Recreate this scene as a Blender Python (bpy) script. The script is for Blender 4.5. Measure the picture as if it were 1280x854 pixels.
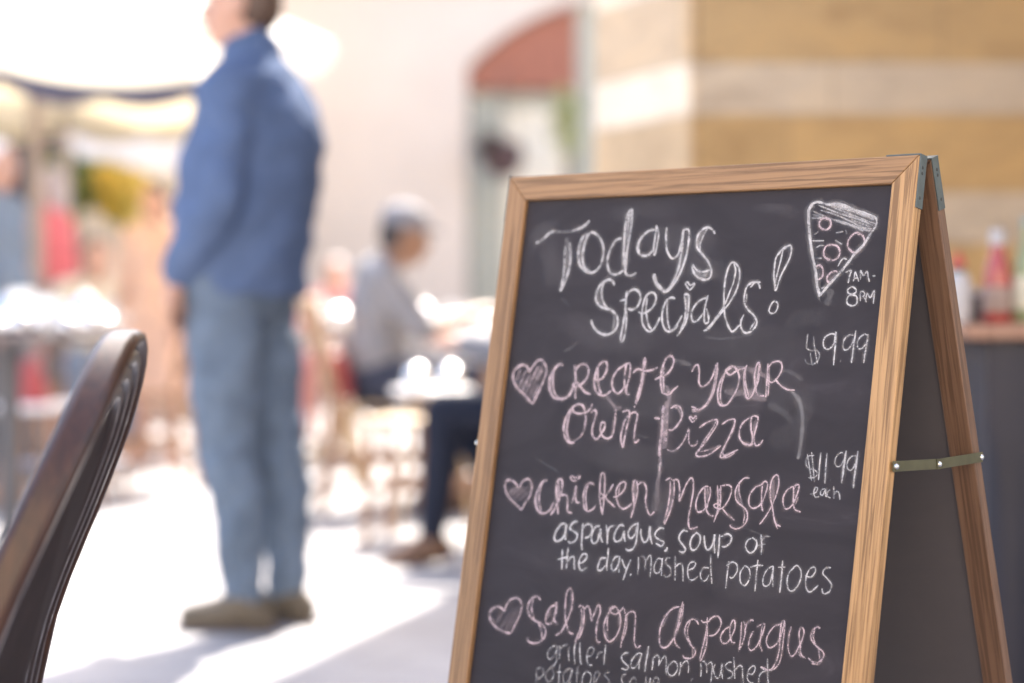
import bpy, bmesh, math, random
from mathutils import Vector, Matrix, Euler, noise as mnoise

# ------------------------------------------------------------------ scene, camera, light
for o in list(bpy.data.objects):
    bpy.data.objects.remove(o, do_unlink=True)
SC = bpy.context.scene
C = SC.collection
R = math.radians
random.seed(7)
FPX, HZ, CAMH = 2667.0, 386.0, 0.87           # focal length in photo pixels, horizon row, lens height

cam_data = bpy.data.cameras.new('camera')
cam = bpy.data.objects.new('camera', cam_data)
C.objects.link(cam)
cam_data.sensor_fit = 'HORIZONTAL'
cam_data.sensor_width = 24.0
cam_data.lens = 50.0
cam.location = (0, 0, CAMH)
cam.rotation_euler = (R(90 - 0.88), 0, 0)
cam_data.clip_start = 0.05
cam_data.clip_end = 500
cam_data.dof.use_dof = True
cam_data.dof.focus_distance = 2.38
cam_data.dof.aperture_fstop = 1.42
cam_data.dof.aperture_blades = 0
SC.camera = cam

SUN_EL, SUN_AZ = 50.0, 14.0                   # the sun stands ahead of the camera, a little to the right
world = bpy.data.worlds.new('World')
SC.world = world
world.use_nodes = True
wn = world.node_tree.nodes
sky = wn.new('ShaderNodeTexSky')
sky.sky_type = 'NISHITA'
sky.sun_disc = False
sky.sun_elevation = R(SUN_EL)
sky.sun_rotation = R(SUN_AZ)
sky.dust_density = 4.0
sky.air_density = 1.0
sky.ozone_density = 0.6
world.node_tree.links.new(sky.outputs[0], wn['Background'].inputs['Color'])
wn['Background'].inputs['Strength'].default_value = 0.15

sun_d = bpy.data.lights.new('sun', 'SUN')
sun_d.energy = 4.0
sun_d.angle = R(0.5)
sun_d.color = (1.0, 0.94, 0.85)
sun = bpy.data.objects.new('sun', sun_d)
C.objects.link(sun)
sdir = Vector((math.sin(R(SUN_AZ)) * math.cos(R(SUN_EL)), math.cos(R(SUN_AZ)) * math.cos(R(SUN_EL)), math.sin(R(SUN_EL))))
sun.rotation_euler = sdir.to_track_quat('Z', 'Y').to_euler()
sun.location = (3, 12, 14)

SC.view_settings.view_transform = 'Standard'
SC.view_settings.look = 'None'
SC.view_settings.gamma = 1.0
SC.view_settings.use_curve_mapping = False
SC.view_settings.exposure = 2.1
SC.render.engine = 'CYCLES'
SC.cycles.use_denoising = True
SC.cycles.transparent_max_bounces = 24
SC.cycles.max_bounces = 8

def at(px, py, Y):
    """world point seen at a photo pixel, at depth Y"""
    return Vector(((px - 640) / FPX * Y, Y, CAMH + (HZ - py) / FPX * Y))

# ------------------------------------------------------------------ helpers
def tag(o, label=None, cat=None, group=None, kind=None):
    if label: o['label'] = label
    if cat: o['category'] = cat
    if group: o['group'] = group
    if kind: o['kind'] = kind
    return o

def thing(name, label, cat, loc=(0, 0, 0), rz=0.0, group=None):
    o = bpy.data.objects.new(name, None)
    C.objects.link(o)
    o.location = loc
    o.rotation_euler = (0, 0, rz)
    o.empty_display_size = 0.1
    return tag(o, label, cat, group)

def obj(name, bm, mat, parent=None, smooth=True, bevel=0.0, mtx=None, sharp=40):
    me = bpy.data.meshes.new(name)
    bm.normal_update()
    bm.to_mesh(me)
    bm.free()
    o = bpy.data.objects.new(name, me)
    C.objects.link(o)
    mats = mat if isinstance(mat, (list, tuple)) else [mat]
    for m in mats: me.materials.append(m)
    if smooth:
        for p in me.polygons: p.use_smooth = True
        me.set_sharp_from_angle(angle=R(sharp))
    if bevel:
        b = o.modifiers.new('bevel', 'BEVEL')
        b.width = bevel; b.segments = 2; b.limit_method = 'ANGLE'; b.angle_limit = R(35)
    if parent: o.parent = parent
    if mtx is not None: o.matrix_local = mtx
    return o

def copy_tree(o, parent=None):
    c = o.copy()
    C.objects.link(c)
    if parent: c.parent = parent
    for ch in [k for k in bpy.data.objects if k.parent == o]:
        copy_tree(ch, c)
    return c

def box(bm, c, s, M=None):
    vs = []
    for dz in (-.5, .5):
        for dx, dy in ((-.5, -.5), (.5, -.5), (.5, .5), (-.5, .5)):
            v = Vector((c[0] + dx * s[0], c[1] + dy * s[1], c[2] + dz * s[2]))
            vs.append(bm.verts.new(M @ v if M else v))
    for f in ((3, 2, 1, 0), (4, 5, 6, 7), (0, 1, 5, 4), (1, 2, 6, 5), (2, 3, 7, 6), (3, 0, 4, 7)):
        bm.faces.new([vs[i] for i in f])

def bar(bm, a, b, w, h, up=(0, 0, 1)):
    """box-section bar from a to b"""
    a, b = Vector(a), Vector(b)
    d = (b - a).normalized()
    up = Vector(up)
    if abs(d.dot(up)) > .98: up = Vector((0, 1, 0))
    s = d.cross(up).normalized()
    t = s.cross(d)
    vs = []
    for p in (a, b):
        for i, j in ((-1, -1), (1, -1), (1, 1), (-1, 1)):
            vs.append(bm.verts.new(p + s * i * w / 2 + t * j * h / 2))
    for f in ((3, 2, 1, 0), (4, 5, 6, 7), (0, 1, 5, 4), (1, 2, 6, 5), (2, 3, 7, 6), (3, 0, 4, 7)):
        bm.faces.new([vs[i] for i in f])

def tube(bm, pts, rad, n=10, caps=True):
    pts = [Vector(p) for p in pts]
    if not isinstance(rad, (list, tuple)): rad = [rad] * len(pts)
    rings = []
    ref = None
    for i, p in enumerate(pts):
        d = (pts[min(i + 1, len(pts) - 1)] - pts[max(i - 1, 0)]).normalized()
        if ref is None:
            ref = d.orthogonal().normalized()
        ref = (ref - d * ref.dot(d)).normalized()
        b = d.cross(ref)
        rings.append([bm.verts.new(p + (ref * math.cos(2 * math.pi * k / n) + b * math.sin(2 * math.pi * k / n)) * rad[i]) for k in range(n)])
    for a, b in zip(rings, rings[1:]):
        for k in range(n):
            bm.faces.new((a[k], a[(k + 1) % n], b[(k + 1) % n], b[k]))
    if caps:
        bm.faces.new(list(reversed(rings[0])))
        bm.faces.new(rings[-1])

def lathe(bm, prof, n=24, c=(0, 0, 0)):
    """profile of (radius, z) turned about a vertical axis"""
    rings = []
    for r, z in prof:
        if r < 1e-5:
            rings.append([bm.verts.new((c[0], c[1], c[2] + z))])
        else:
            rings.append([bm.verts.new((c[0] + r * math.cos(2 * math.pi * k / n), c[1] + r * math.sin(2 * math.pi * k / n), c[2] + z)) for k in range(n)])
    for a, b in zip(rings, rings[1:]):
        for k in range(n):
            q = [a[k % len(a)], a[(k + 1) % len(a)], b[(k + 1) % len(b)], b[k % len(b)]]
            u = []
            for v in q:
                if v not in u: u.append(v)
            if len(u) >= 3: bm.faces.new(u)

def ball(bm, c, r, M=None, n=14, m=9):
    """ellipsoid with radii r"""
    if not isinstance(r, (list, tuple)): r = (r, r, r)
    rows = []
    for j in range(m + 1):
        th = math.pi * j / m
        if j in (0, m):
            p = [Vector((0, 0, r[2] * math.cos(th)))]
        else:
            p = [Vector((r[0] * math.sin(th) * math.cos(2 * math.pi * k / n), r[1] * math.sin(th) * math.sin(2 * math.pi * k / n), r[2] * math.cos(th))) for k in range(n)]
        rows.append([bm.verts.new((M @ v if M else v) + Vector(c)) for v in p])
    for a, b in zip(rows, rows[1:]):
        for k in range(n):
            q = [a[k % len(a)], b[k % len(b)], b[(k + 1) % len(b)], a[(k + 1) % len(a)]]
            u = []
            for v in q:
                if v not in u: u.append(v)
            if len(u) >= 3: bm.faces.new(u)

def limb(bm, pts, rad):
    """chain of tapered capsules"""
    tube(bm, pts, rad, 12)
    for p, r in zip(pts, rad): ball(bm, p, r * 1.0, n=12, m=8)

def prism(bm, poly, z0, z1, M=None):
    """polygon (x, y) extruded from z0 to z1"""
    a = [bm.verts.new((M @ Vector((x, y, z0))) if M else (x, y, z0)) for x, y in poly]
    b = [bm.verts.new((M @ Vector((x, y, z1))) if M else (x, y, z1)) for x, y in poly]
    n = len(poly)
    bm.faces.new(list(reversed(a))); bm.faces.new(b)
    for i in range(n):
        bm.faces.new((a[i], a[(i + 1) % n], b[(i + 1) % n], b[i]))
    bmesh.ops.recalc_face_normals(bm, faces=bm.faces[:])

def remesh(o, voxel, smooth=6, factor=.5):
    """one continuous skin from overlapping volumes"""
    m = o.modifiers.new('r', 'REMESH'); m.mode = 'VOXEL'; m.voxel_size = voxel; m.use_smooth_shade = True
    s = o.modifiers.new('s', 'SMOOTH'); s.factor = factor; s.iterations = smooth
    dg = bpy.context.evaluated_depsgraph_get()
    me = bpy.data.meshes.new_from_object(o.evaluated_get(dg))
    mats = list(o.data.materials)
    o.modifiers.clear()
    o.data = me
    if not me.materials:
        for k in mats: me.materials.append(k)
    for p in me.polygons: p.use_smooth = True
    return o

# ------------------------------------------------------------------ materials
def newmat(name):
    m = bpy.data.materials.new(name)
    m.use_nodes = True
    return m, m.node_tree.nodes, m.node_tree.links, m.node_tree.nodes['Principled BSDF']

def ramp(nodes, stops):
    r = nodes.new('ShaderNodeValToRGB')
    e = r.color_ramp.elements
    while len(e) > 1: e.remove(e[-1])
    e[0].position = stops[0][0]; e[0].color = (*stops[0][1], 1)
    for p, c in stops[1:]:
        k = e.new(p); k.color = (*c, 1)
    return r

def plain(name, col, rough=.6, metal=0.0, var=.12, scale=8.0, coat=0.0, spec=.5, bump=0.0, sss=0.0):
    """plain paint, cloth, skin ... with slight uneven colour"""
    m, N, L, b = newmat(name)
    tc = N.new('ShaderNodeTexCoord')
    nz = N.new('ShaderNodeTexNoise'); nz.inputs['Scale'].default_value = scale; nz.inputs['Detail'].default_value = 5
    L.new(tc.outputs['Object'], nz.inputs['Vector'])
    lo = tuple(max(0, c * (1 - var)) for c in col); hi = tuple(min(1, c * (1 + var)) for c in col)
    r = ramp(N, [(.3, lo), (.7, hi)])
    L.new(nz.outputs['Fac'], r.inputs['Fac'])
    L.new(r.outputs['Color'], b.inputs['Base Color'])
    b.inputs['Roughness'].default_value = rough
    b.inputs['Metallic'].default_value = metal
    b.inputs['Coat Weight'].default_value = coat
    b.inputs['Specular IOR Level'].default_value = spec
    if sss:
        b.inputs['Subsurface Weight'].default_value = sss
        b.inputs['Subsurface Radius'].default_value = (.01, .004, .002)
    if bump:
        bp = N.new('ShaderNodeBump'); bp.inputs['Strength'].default_value = bump; bp.inputs['Distance'].default_value = .004
        n2 = N.new('ShaderNodeTexNoise'); n2.inputs['Scale'].default_value = scale * 6; n2.inputs['Detail'].default_value = 4
        L.new(tc.outputs['Object'], n2.inputs['Vector'])
        L.new(n2.outputs['Fac'], bp.inputs['Height']); L.new(bp.outputs['Normal'], b.inputs['Normal'])
    return m

def wood(name, dark, mid, light, lines=230.0, rough=.5, contrast=.5, coat=0.0, axis='Z'):
    """timber with its grain along the local Z axis"""
    m, N, L, b = newmat(name)
    tc = N.new('ShaderNodeTexCoord')
    oi = N.new('ShaderNodeObjectInfo')
    add = N.new('ShaderNodeVectorMath'); add.operation = 'MULTIPLY_ADD'
    add.inputs[1].default_value = (1, 1, 1)
    sc_ = N.new('ShaderNodeVectorMath'); sc_.operation = 'SCALE'; sc_.inputs[0].default_value = (3.7, 5.1, 9.3)
    L.new(oi.outputs['Random'], sc_.inputs['Scale'])
    L.new(tc.outputs['Object'], add.inputs[0]); L.new(sc_.outputs[0], add.inputs[2])
    def mapped(s):
        mp = N.new('ShaderNodeMapping')
        mp.inputs['Scale'].default_value = s
        L.new(add.outputs[0], mp.inputs['Vector'])
        return mp
    # broad streaks
    n1 = N.new('ShaderNodeTexNoise'); n1.inputs['Scale'].default_value = 1; n1.inputs['Detail'].default_value = 3; n1.inputs['Distortion'].default_value = .6
    L.new(mapped((70, 70, 1.6)).outputs[0], n1.inputs['Vector'])
    r1 = ramp(N, [(.28, mid), (.5, tuple((a + c) / 2 for a, c in zip(mid, light))), (.72, light)])
    L.new(n1.outputs['Fac'], r1.inputs['Fac'])
    # fine pores and growth lines
    n2 = N.new('ShaderNodeTexNoise'); n2.inputs['Scale'].default_value = 1; n2.inputs['Detail'].default_value = 6; n2.inputs['Roughness'].default_value = .6; n2.inputs['Distortion'].default_value = .35
    L.new(mapped((lines, lines, 5.5)).outputs[0], n2.inputs['Vector'])
    r2 = ramp(N, [(.42, (1, 1, 1)), (.53, (0, 0, 0))])
    L.new(n2.outputs['Fac'], r2.inputs['Fac'])
    # annual rings cut lengthwise: close, wavering dark lines
    wv = N.new('ShaderNodeTexWave'); wv.wave_type = 'BANDS'; wv.bands_direction = 'DIAGONAL'; wv.wave_profile = 'SAW'
    wv.inputs['Scale'].default_value = lines * .26; wv.inputs['Distortion'].default_value = 7.0; wv.inputs['Detail'].default_value = 3
    wv.inputs['Detail Scale'].default_value = .35; wv.inputs['Detail Roughness'].default_value = .6
    L.new(mapped((1, 1, .035)).outputs[0], wv.inputs['Vector'])
    rw = ramp(N, [(.0, (.75, .75, .75)), (.22, (.25, .25, .25)), (.5, (0, 0, 0))])
    L.new(wv.outputs['Fac'], rw.inputs['Fac'])
    mxx = N.new('ShaderNodeMath'); mxx.operation = 'MAXIMUM'
    L.new(r2.outputs['Color'], mxx.inputs[0]); L.new(rw.outputs['Color'], mxx.inputs[1])
    mul = N.new('ShaderNodeMath'); mul.operation = 'MULTIPLY'; mul.inputs[1].default_value = contrast
    L.new(mxx.outputs[0], mul.inputs[0])
    mx = N.new('ShaderNodeMix'); mx.data_type = 'RGBA'
    L.new(mul.outputs[0], mx.inputs['Factor'])
    L.new(r1.outputs['Color'], mx.inputs['A'])
    mx.inputs['B'].default_value = (*dark, 1)
    L.new(mx.outputs['Result'], b.inputs['Base Color'])
    b.inputs['Roughness'].default_value = rough
    b.inputs['Coat Weight'].default_value = coat
    b.inputs['Coat Roughness'].default_value = .15
    bp = N.new('ShaderNodeBump'); bp.inputs['Strength'].default_value = .35; bp.inputs['Distance'].default_value = .0006
    L.new(n2.outputs['Fac'], bp.inputs['Height']); L.new(bp.outputs['Normal'], b.inputs['Normal'])
    return m

# ------------------------------------------------------------------ ground and buildings
def stone_wall(name, tan=.98, pal=.96, tint=(1, 1, 1)):
    """banded travertine: warm veined courses and pale courses"""
    m, N, L, b = newmat(name)
    tc = N.new('ShaderNodeTexCoord')
    sep = N.new('ShaderNodeSeparateXYZ'); L.new(tc.outputs['Object'], sep.inputs[0])
    def math_(op, a, v=None):
        n = N.new('ShaderNodeMath'); n.operation = op
        if isinstance(a, (int, float)): n.inputs[0].default_value = a
        else: L.new(a, n.inputs[0])
        if v is not None:
            if isinstance(v, (int, float)): n.inputs[1].default_value = v
            else: L.new(v, n.inputs[1])
        return n.outputs[0]
    # height of the course pattern: pale course .175 m, tan course .25 m
    zz = math_('FLOORED_MODULO', math_('SUBTRACT', sep.outputs['Z'], 1.505), .425)
    pale = math_('LESS_THAN', zz, .172)
    row = math_('FLOOR', math_('DIVIDE', math_('SUBTRACT', sep.outputs['Z'], 1.505), .425))
    # long blocks, shifted from course to course
    along = math_('ADD', sep.outputs['X'], sep.outputs['Y'])
    bx = math_('ADD', math_('MULTIPLY', along, 1.25), math_('ADD', math_('MULTIPLY', row, .37), math_('MULTIPLY', pale, .45)))
    cell = math_('FLOOR', bx)
    comb = N.new('ShaderNodeCombineXYZ')
    L.new(cell, comb.inputs[0]); L.new(row, comb.inputs[1]); L.new(pale, comb.inputs[2])
    wnz = N.new('ShaderNodeTexWhiteNoise'); L.new(comb.outputs[0], wnz.inputs['Vector'])
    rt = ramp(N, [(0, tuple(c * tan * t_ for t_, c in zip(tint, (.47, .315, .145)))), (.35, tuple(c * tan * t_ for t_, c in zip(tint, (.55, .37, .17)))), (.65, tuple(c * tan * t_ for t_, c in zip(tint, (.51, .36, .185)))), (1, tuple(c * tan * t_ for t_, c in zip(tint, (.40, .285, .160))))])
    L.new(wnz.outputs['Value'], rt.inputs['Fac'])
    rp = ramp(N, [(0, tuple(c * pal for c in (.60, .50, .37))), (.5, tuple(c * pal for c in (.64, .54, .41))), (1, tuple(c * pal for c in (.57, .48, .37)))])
    L.new(wnz.outputs['Value'], rp.inputs['Fac'])
    mx = N.new('ShaderNodeMix'); mx.data_type = 'RGBA'
    L.new(pale, mx.inputs['Factor']); L.new(rt.outputs['Color'], mx.inputs['A']); L.new(rp.outputs['Color'], mx.inputs['B'])
    # bedding veins
    mp = N.new('ShaderNodeMapping'); mp.inputs['Scale'].default_value = (2.6, 2.6, 6.5)
    L.new(tc.outputs['Object'], mp.inputs['Vector'])
    nz = N.new('ShaderNodeTexNoise'); nz.inputs['Scale'].default_value = 1.6; nz.inputs['Detail'].default_value = 8; nz.inputs['Roughness'].default_value = .65; nz.inputs['Distortion'].default_value = .8
    L.new(mp.outputs[0], nz.inputs['Vector'])
    rv = ramp(N, [(.25, (.66, .60, .55)), (.5, (1, 1, 1)), (.75, (1.22, 1.14, .98))])
    L.new(nz.outputs['Fac'], rv.inputs['Fac'])
    ml = N.new('ShaderNodeMix'); ml.data_type = 'RGBA'; ml.blend_type = 'MULTIPLY'; ml.inputs['Factor'].default_value = .85
    L.new(mx.outputs['Result'], ml.inputs['A']); L.new(rv.outputs['Color'], ml.inputs['B'])
    # joints
    fr = math_('FRACT', bx)
    j1 = math_('LESS_THAN', fr, .012)
    j2 = math_('LESS_THAN', zz, .008)
    j3 = math_('LESS_THAN', math_('ABSOLUTE', math_('SUBTRACT', zz, .172)), .004)
    jj = math_('MAXIMUM', j1, math_('MAXIMUM', j2, j3))
    mj = N.new('ShaderNodeMix'); mj.data_type = 'RGBA'
    L.new(math_('MULTIPLY', jj, .4), mj.inputs['Factor']); L.new(ml.outputs['Result'], mj.inputs['A']); mj.inputs['B'].default_value = (.22, .17, .12, 1)
    L.new(mj.outputs['Result'], b.inputs['Base Color'])
    b.inputs['Roughness'].default_value = .75
    return m

def paving(name):
    m, N, L, b = newmat(name)
    tc = N.new('ShaderNodeTexCoord')
    br = N.new('ShaderNodeTexBrick')
    br.inputs['Scale'].default_value = 1.0
    br.inputs['Brick Width'].default_value = .6; br.inputs['Row Height'].default_value = .4; br.inputs['Mortar Size'].default_value = .006
    br.inputs['Color1'].default_value = (.31, .295, .30, 1); br.inputs['Color2'].default_value = (.345, .33, .335, 1); br.inputs['Mortar'].default_value = (.25, .24, .23, 1)
    mp = N.new('ShaderNodeMapping'); mp.inputs['Rotation'].default_value = (0, 0, R(24))
    L.new(tc.outputs['Object'], mp.inputs['Vector']); L.new(mp.outputs[0], br.inputs['Vector'])
    nz = N.new('ShaderNodeTexNoise'); nz.inputs['Scale'].default_value = 3; nz.inputs['Detail'].default_value = 8
    L.new(tc.outputs['Object'], nz.inputs['Vector'])
    r = ramp(N, [(.3, (.82, .82, .82)), (.7, (1.05, 1.05, 1.05))])
    L.new(nz.outputs['Fac'], r.inputs['Fac'])
    ml = N.new('ShaderNodeMix'); ml.data_type = 'RGBA'; ml.blend_type = 'MULTIPLY'; ml.inputs['Factor'].default_value = 1
    L.new(br.outputs['Color'], ml.inputs['A']); L.new(r.outputs['Color'], ml.inputs['B'])
    L.new(ml.outputs['Result'], b.inputs['Base Color'])
    b.inputs['Roughness'].default_value = .8
    return m

M_PAVE = paving('pale_paving')
M_STONE = stone_wall('banded_stone')
M_STONE_LIT = stone_wall('lit_banded_stone', 1.18, 1.40, (1, 1.06, 1.36))  # same stone made brighter: light from the sunlit square put into the colour
M_PLASTER = plain('pale_plaster', (.695, .64, .59), .85, var=.06, scale=1.2)
M_PLASTER2 = plain('cream_plaster', (.62, .52, .40), .85, var=.06, scale=1.2)
M_TRIM = plain('stone_trim', (.60, .52, .45), .8, var=.06, scale=3)
M_DARK = plain('dark_opening', (.075, .06, .07), .6)
M_GLASSDARK = plain('dark_window_glass', (.16, .19, .20), .12, spec=.8)
M_GREYGREEN = plain('grey_green_paint', (.42, .44, .39), .5)
M_REDCLOTH = plain('red_awning_cloth', (.36, .155, .11), .9, var=.1)
M_CREAM = plain('cream_paint', (.86, .82, .70), .5)
M_WHITE = plain('white_paint', (.82, .80, .80), .5, var=.03)
M_YELLOW = plain('yellow_trim', (.72, .58, .22), .6)
M_LEAF = plain('leaf_green', (.09, .14, .05), .6, var=.4, scale=14)
M_LEAFY = plain('leaf_yellow_green', (.34, .36, .08), .6, var=.4, scale=14)
M_FLOWER = plain('yellow_flowers', (.62, .42, .06), .6, var=.3, scale=14)
M_ROOF = plain('roof_tile', (.38, .22, .16), .8)

bm = bmesh.new()
S = 160
vs = [bm.verts.new((x, y, 0)) for x, y in ((-S, -S), (S, -S), (S, S), (-S, S))]
bm.faces.new(vs)
tag(obj('ground', bm, M_PAVE, smooth=False), kind='structure')

# right: the banded stone building with its splayed corner
def stone_building():
    root = thing('stone_building', 'banded tan and cream stone building with a splayed corner, behind the chalkboard', 'building', (0.604, 7.0, 0))
    poly = [(0, 0), (2.7, 0), (2.7, -4.2), (5.0, -4.2), (5.0, 3.2), (.13, 3.2), (-.284, .7)]  # the wing towards the camera is unseen, added to block skylight from the right
    bm = bmesh.new()
    prism(bm, poly, 0, 8.6)
    o = obj('wall', bm, M_STONE, root, smooth=False)
    # the stone pattern runs in local coordinates; keep the courses level with the ground
    bm = bmesh.new()
    prism(bm, [(-.12, -.1), (2.6, -.1), (2.6, -4.3), (5.1, -4.3), (5.1, 3.3), (.08, 3.3), (-.41, .66)], 8.6, 8.85)
    obj('cornice', bm, M_TRIM, root, smooth=False, bevel=.02)
    # brighter copy of the stone on the splayed corner, bounce light put into its colour
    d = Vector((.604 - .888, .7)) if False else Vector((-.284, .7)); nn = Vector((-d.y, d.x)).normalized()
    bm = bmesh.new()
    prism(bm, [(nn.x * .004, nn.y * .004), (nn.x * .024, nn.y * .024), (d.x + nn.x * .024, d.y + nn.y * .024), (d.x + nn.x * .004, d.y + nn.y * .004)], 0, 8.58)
    obj('lit_corner_face', bm, M_STONE_LIT, root, smooth=False)
    # canvas awning out of view, added to darken the wall front and service table
    bm = bmesh.new()
    for s in (0, -.012):
        a = [bm.verts.new(v) for v in ((.25, -.02, 3.0 + s), (2.68, -.02, 3.0 + s), (2.68, -2.9, 2.45 + s), (.25, -2.9, 2.45 + s))]
        bm.faces.new(a if s == 0 else list(reversed(a)))
    obj('awning', bm, M_REDCLOTH, root, smooth=False)
    for k in range(1):
        x = 1.05
        bm = bmesh.new(); box(bm, (x, -.03, 4.6), (.98, .06, 1.68))
        w = obj('window', bm, M_TRIM, root, smooth=False, bevel=.01)
        bm = bmesh.new(); box(bm, (x, -.065, 4.6), (.8, .02, 1.5))
        obj('pane', bm, M_GLASSDARK, w, smooth=False)
    return root
stone_building()

# far side of the square: pale facade with a segmental arch
def far_facade():
    Y = 22.0
    x0, x1, zs, rise = -.46, 2.75, 3.36, .72
    root = thing('plaster_building', 'pale plaster building across the square with a wide arched opening', 'building', (0, Y, 0))
    cx = (x0 + x1) / 2; hw = (x1 - x0) / 2
    rad = (hw * hw + rise * rise) / (2 * rise)
    arch = []
    for i in range(17):
        x = x0 + (x1 - x0) * i / 16
        arch.append((x, zs + rise - rad + math.sqrt(max(0, rad * rad - (x - cx) ** 2))))
    XL, XR, ZT, T = -9.0, 7.0, 4.35, .45
    bm = bmesh.new()
    M = Matrix(((1, 0, 0), (0, 0, 1), (0, 1, 0))).to_4x4()
    prism(bm, [(XL, 0), (x0, 0), (x0, zs), (x0, ZT), (XL, ZT)], 0, T, M)
    prism(bm, [(x1, 0), (XR, 0), (XR, ZT), (x1, ZT), (x1, zs)], 0, T, M)
    prism(bm, arch + [(x1, ZT), (x0, ZT)], 0, T, M)
    obj('wall', bm, M_PLASTER, root, smooth=False)
    bm = bmesh.new(); box(bm, ((XL + XR) / 2, 2.4, ZT / 2), (XR - XL, 3.9, ZT - .02))
    obj('rear_block', bm, M_PLASTER, root, smooth=False)
    bm = bmesh.new(); box(bm, ((XL + XR) / 2, 2.0, ZT + .1), (XR - XL + .3, 4.5, .18))
    obj('roof', bm, M_ROOF, root, smooth=False, bevel=.05)
    # things set into the arch
    bm = bmesh.new()
    prism(bm, [(x, z - .02) for x, z in arch[:8]] + [(arch[7][0], 3.14), (x0, 3.14)], .14, .22, M)
    obj('arch_awning', bm, M_REDCLOTH, root, smooth=False)
    bm = bmesh.new(); box(bm, (.84, .2, 2.05), (.34, .16, 4.0))
    obj('post', bm, M_GREYGREEN, root, smooth=False)
    bm = bmesh.new(); box(bm, (1.02, .12, 3.45), (.05, .05, 1.1))
    obj('trim_strip', bm, M_YELLOW, root, smooth=False)
    bm = bmesh.new()
    for (x, z, w, h) in ((x0 + .2, 1.6, .36, 3.04), (.62, 1.6, .1, 3.04), (.26, 3.04, .64, .14), (.26, 1.0, .64, .2)):
        box(bm, (x, .3, z), (w, .08, h))
    d = obj('door', bm, M_GREYGREEN, root, smooth=False)
    bm = bmesh.new(); box(bm, (.26, .32, 1.6), (.66, .02, 3.0))
    obj('pane', bm, M_CREAM, d, smooth=False)  # cream colour stands in for the bright interior behind the glass
    bm = bmesh.new(); box(bm, (1.9, .33, 1.6), (1.7, .05, 3.2))
    obj('shutter', bm, M_CREAM, root, smooth=False)
    # two upper windows, high over the left half
    for x in (-6.2, -3.4):
        bm = bmesh.new(); box(bm, (x, -.03, 3.0), (1.2, .06, 1.7))
        w = obj('window', bm, M_TRIM, root, smooth=False, bevel=.02)
        bm = bmesh.new(); box(bm, (x, -.07, 3.0), (.95, .02, 1.45))
        obj('pane', bm, M_GLASSDARK, w, smooth=False)
    return root
far_facade()

# left: cream shop front with a dark doorway
def shop():
    Y = 16.5
    f = Y / FPX
    root = thing('cream_shop', 'cream shop front with a dark doorway, behind the white parasols on the left', 'building', (0, Y, 0))
    xd0, xd1 = (-70 - 640) * f, (78 - 640) * f
    ztop = CAMH + (HZ - 148) * f
    XL, XR, H = -9.2, (262 - 640) * f, 4.6
    bm = bmesh.new()
    box(bm, ((XL + xd0) / 2, .2, H / 2), (xd0 - XL, .4, H))
    box(bm, ((xd1 + XR) / 2, .2, H / 2), (XR - xd1, .4, H))
    box(bm, ((xd0 + xd1) / 2, .2, (ztop + H) / 2), (xd1 - xd0, .4, H - ztop))
    obj('wall', bm, M_PLASTER2, root, smooth=False)
    bm = bmesh.new(); box(bm, ((XL + XR) / 2, 2.2, H / 2 - .01), (XR - XL, 3.5, H - .02))
    obj('rear_block', bm, M_PLASTER2, root, smooth=False)
    bm = bmesh.new(); box(bm, ((xd0 + xd1) / 2, .36, ztop / 2), (xd1 - xd0 - .01, .06, ztop - .01))
    obj('doorway', bm, M_DARK, root, smooth=False)
    bm = bmesh.new(); box(bm, ((XL + XR) / 2, 2.0, H + .12), (XR - XL + .3, 4.4, .24))
    obj('roof', bm, M_ROOF, root, smooth=False, bevel=.03)
    # big shop window with white blind
    a = (92 - 640) * f; b = (236 - 640) * f
    zt = CAMH + (HZ - 132) * f; zb = CAMH + (HZ - 214) * f
    bm = bmesh.new(); box(bm, ((a + b) / 2, -.03, (zt + zb) / 2), (b - a + .1, .06, zt - zb + .1))
    w = obj('window', bm, M_CREAM, root, smooth=False, bevel=.01)
    bm = bmesh.new(); box(bm, ((a + b) / 2, -.075, (zt + zb) / 2), (b - a, .03, zt - zb))
    obj('blind', bm, M_WHITE, w, smooth=False)
shop()

# unseen building behind the camera, added to bounce warm sunlight onto the shaded corner
def rear_building():
    root = thing('bounce_building', 'unseen pale building on the near side of the square, added to bounce sunlight', 'building', (0, -7.5, 0))
    bm = bmesh.new(); box(bm, (-1, -1.5, 3.6), (20, 3, 7.2))
    obj('wall', bm, M_PLASTER2, root, smooth=False)
    for k in range(5):
        x = -9 + k * 4
        bm = bmesh.new(); box(bm, (x, .03, 4.7), (1.3, .06, 1.9))
        w = obj('window', bm, M_TRIM, root, smooth=False, bevel=.02)
        bm = bmesh.new(); box(bm, (x, .07, 4.7), (1.05, .02, 1.65))
        obj('pane', bm, M_GLASSDARK, w, smooth=False)
        bm = bmesh.new(); box(bm, (x, .03, 1.35), (1.5, .06, 2.7))
        w = obj('door', bm, M_TRIM, root, smooth=False, bevel=.02)
        bm = bmesh.new(); box(bm, (x, .07, 1.3), (1.2, .02, 2.5))
        obj('pane', bm, M_GLASSDARK, w, smooth=False)
rear_building()

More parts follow.
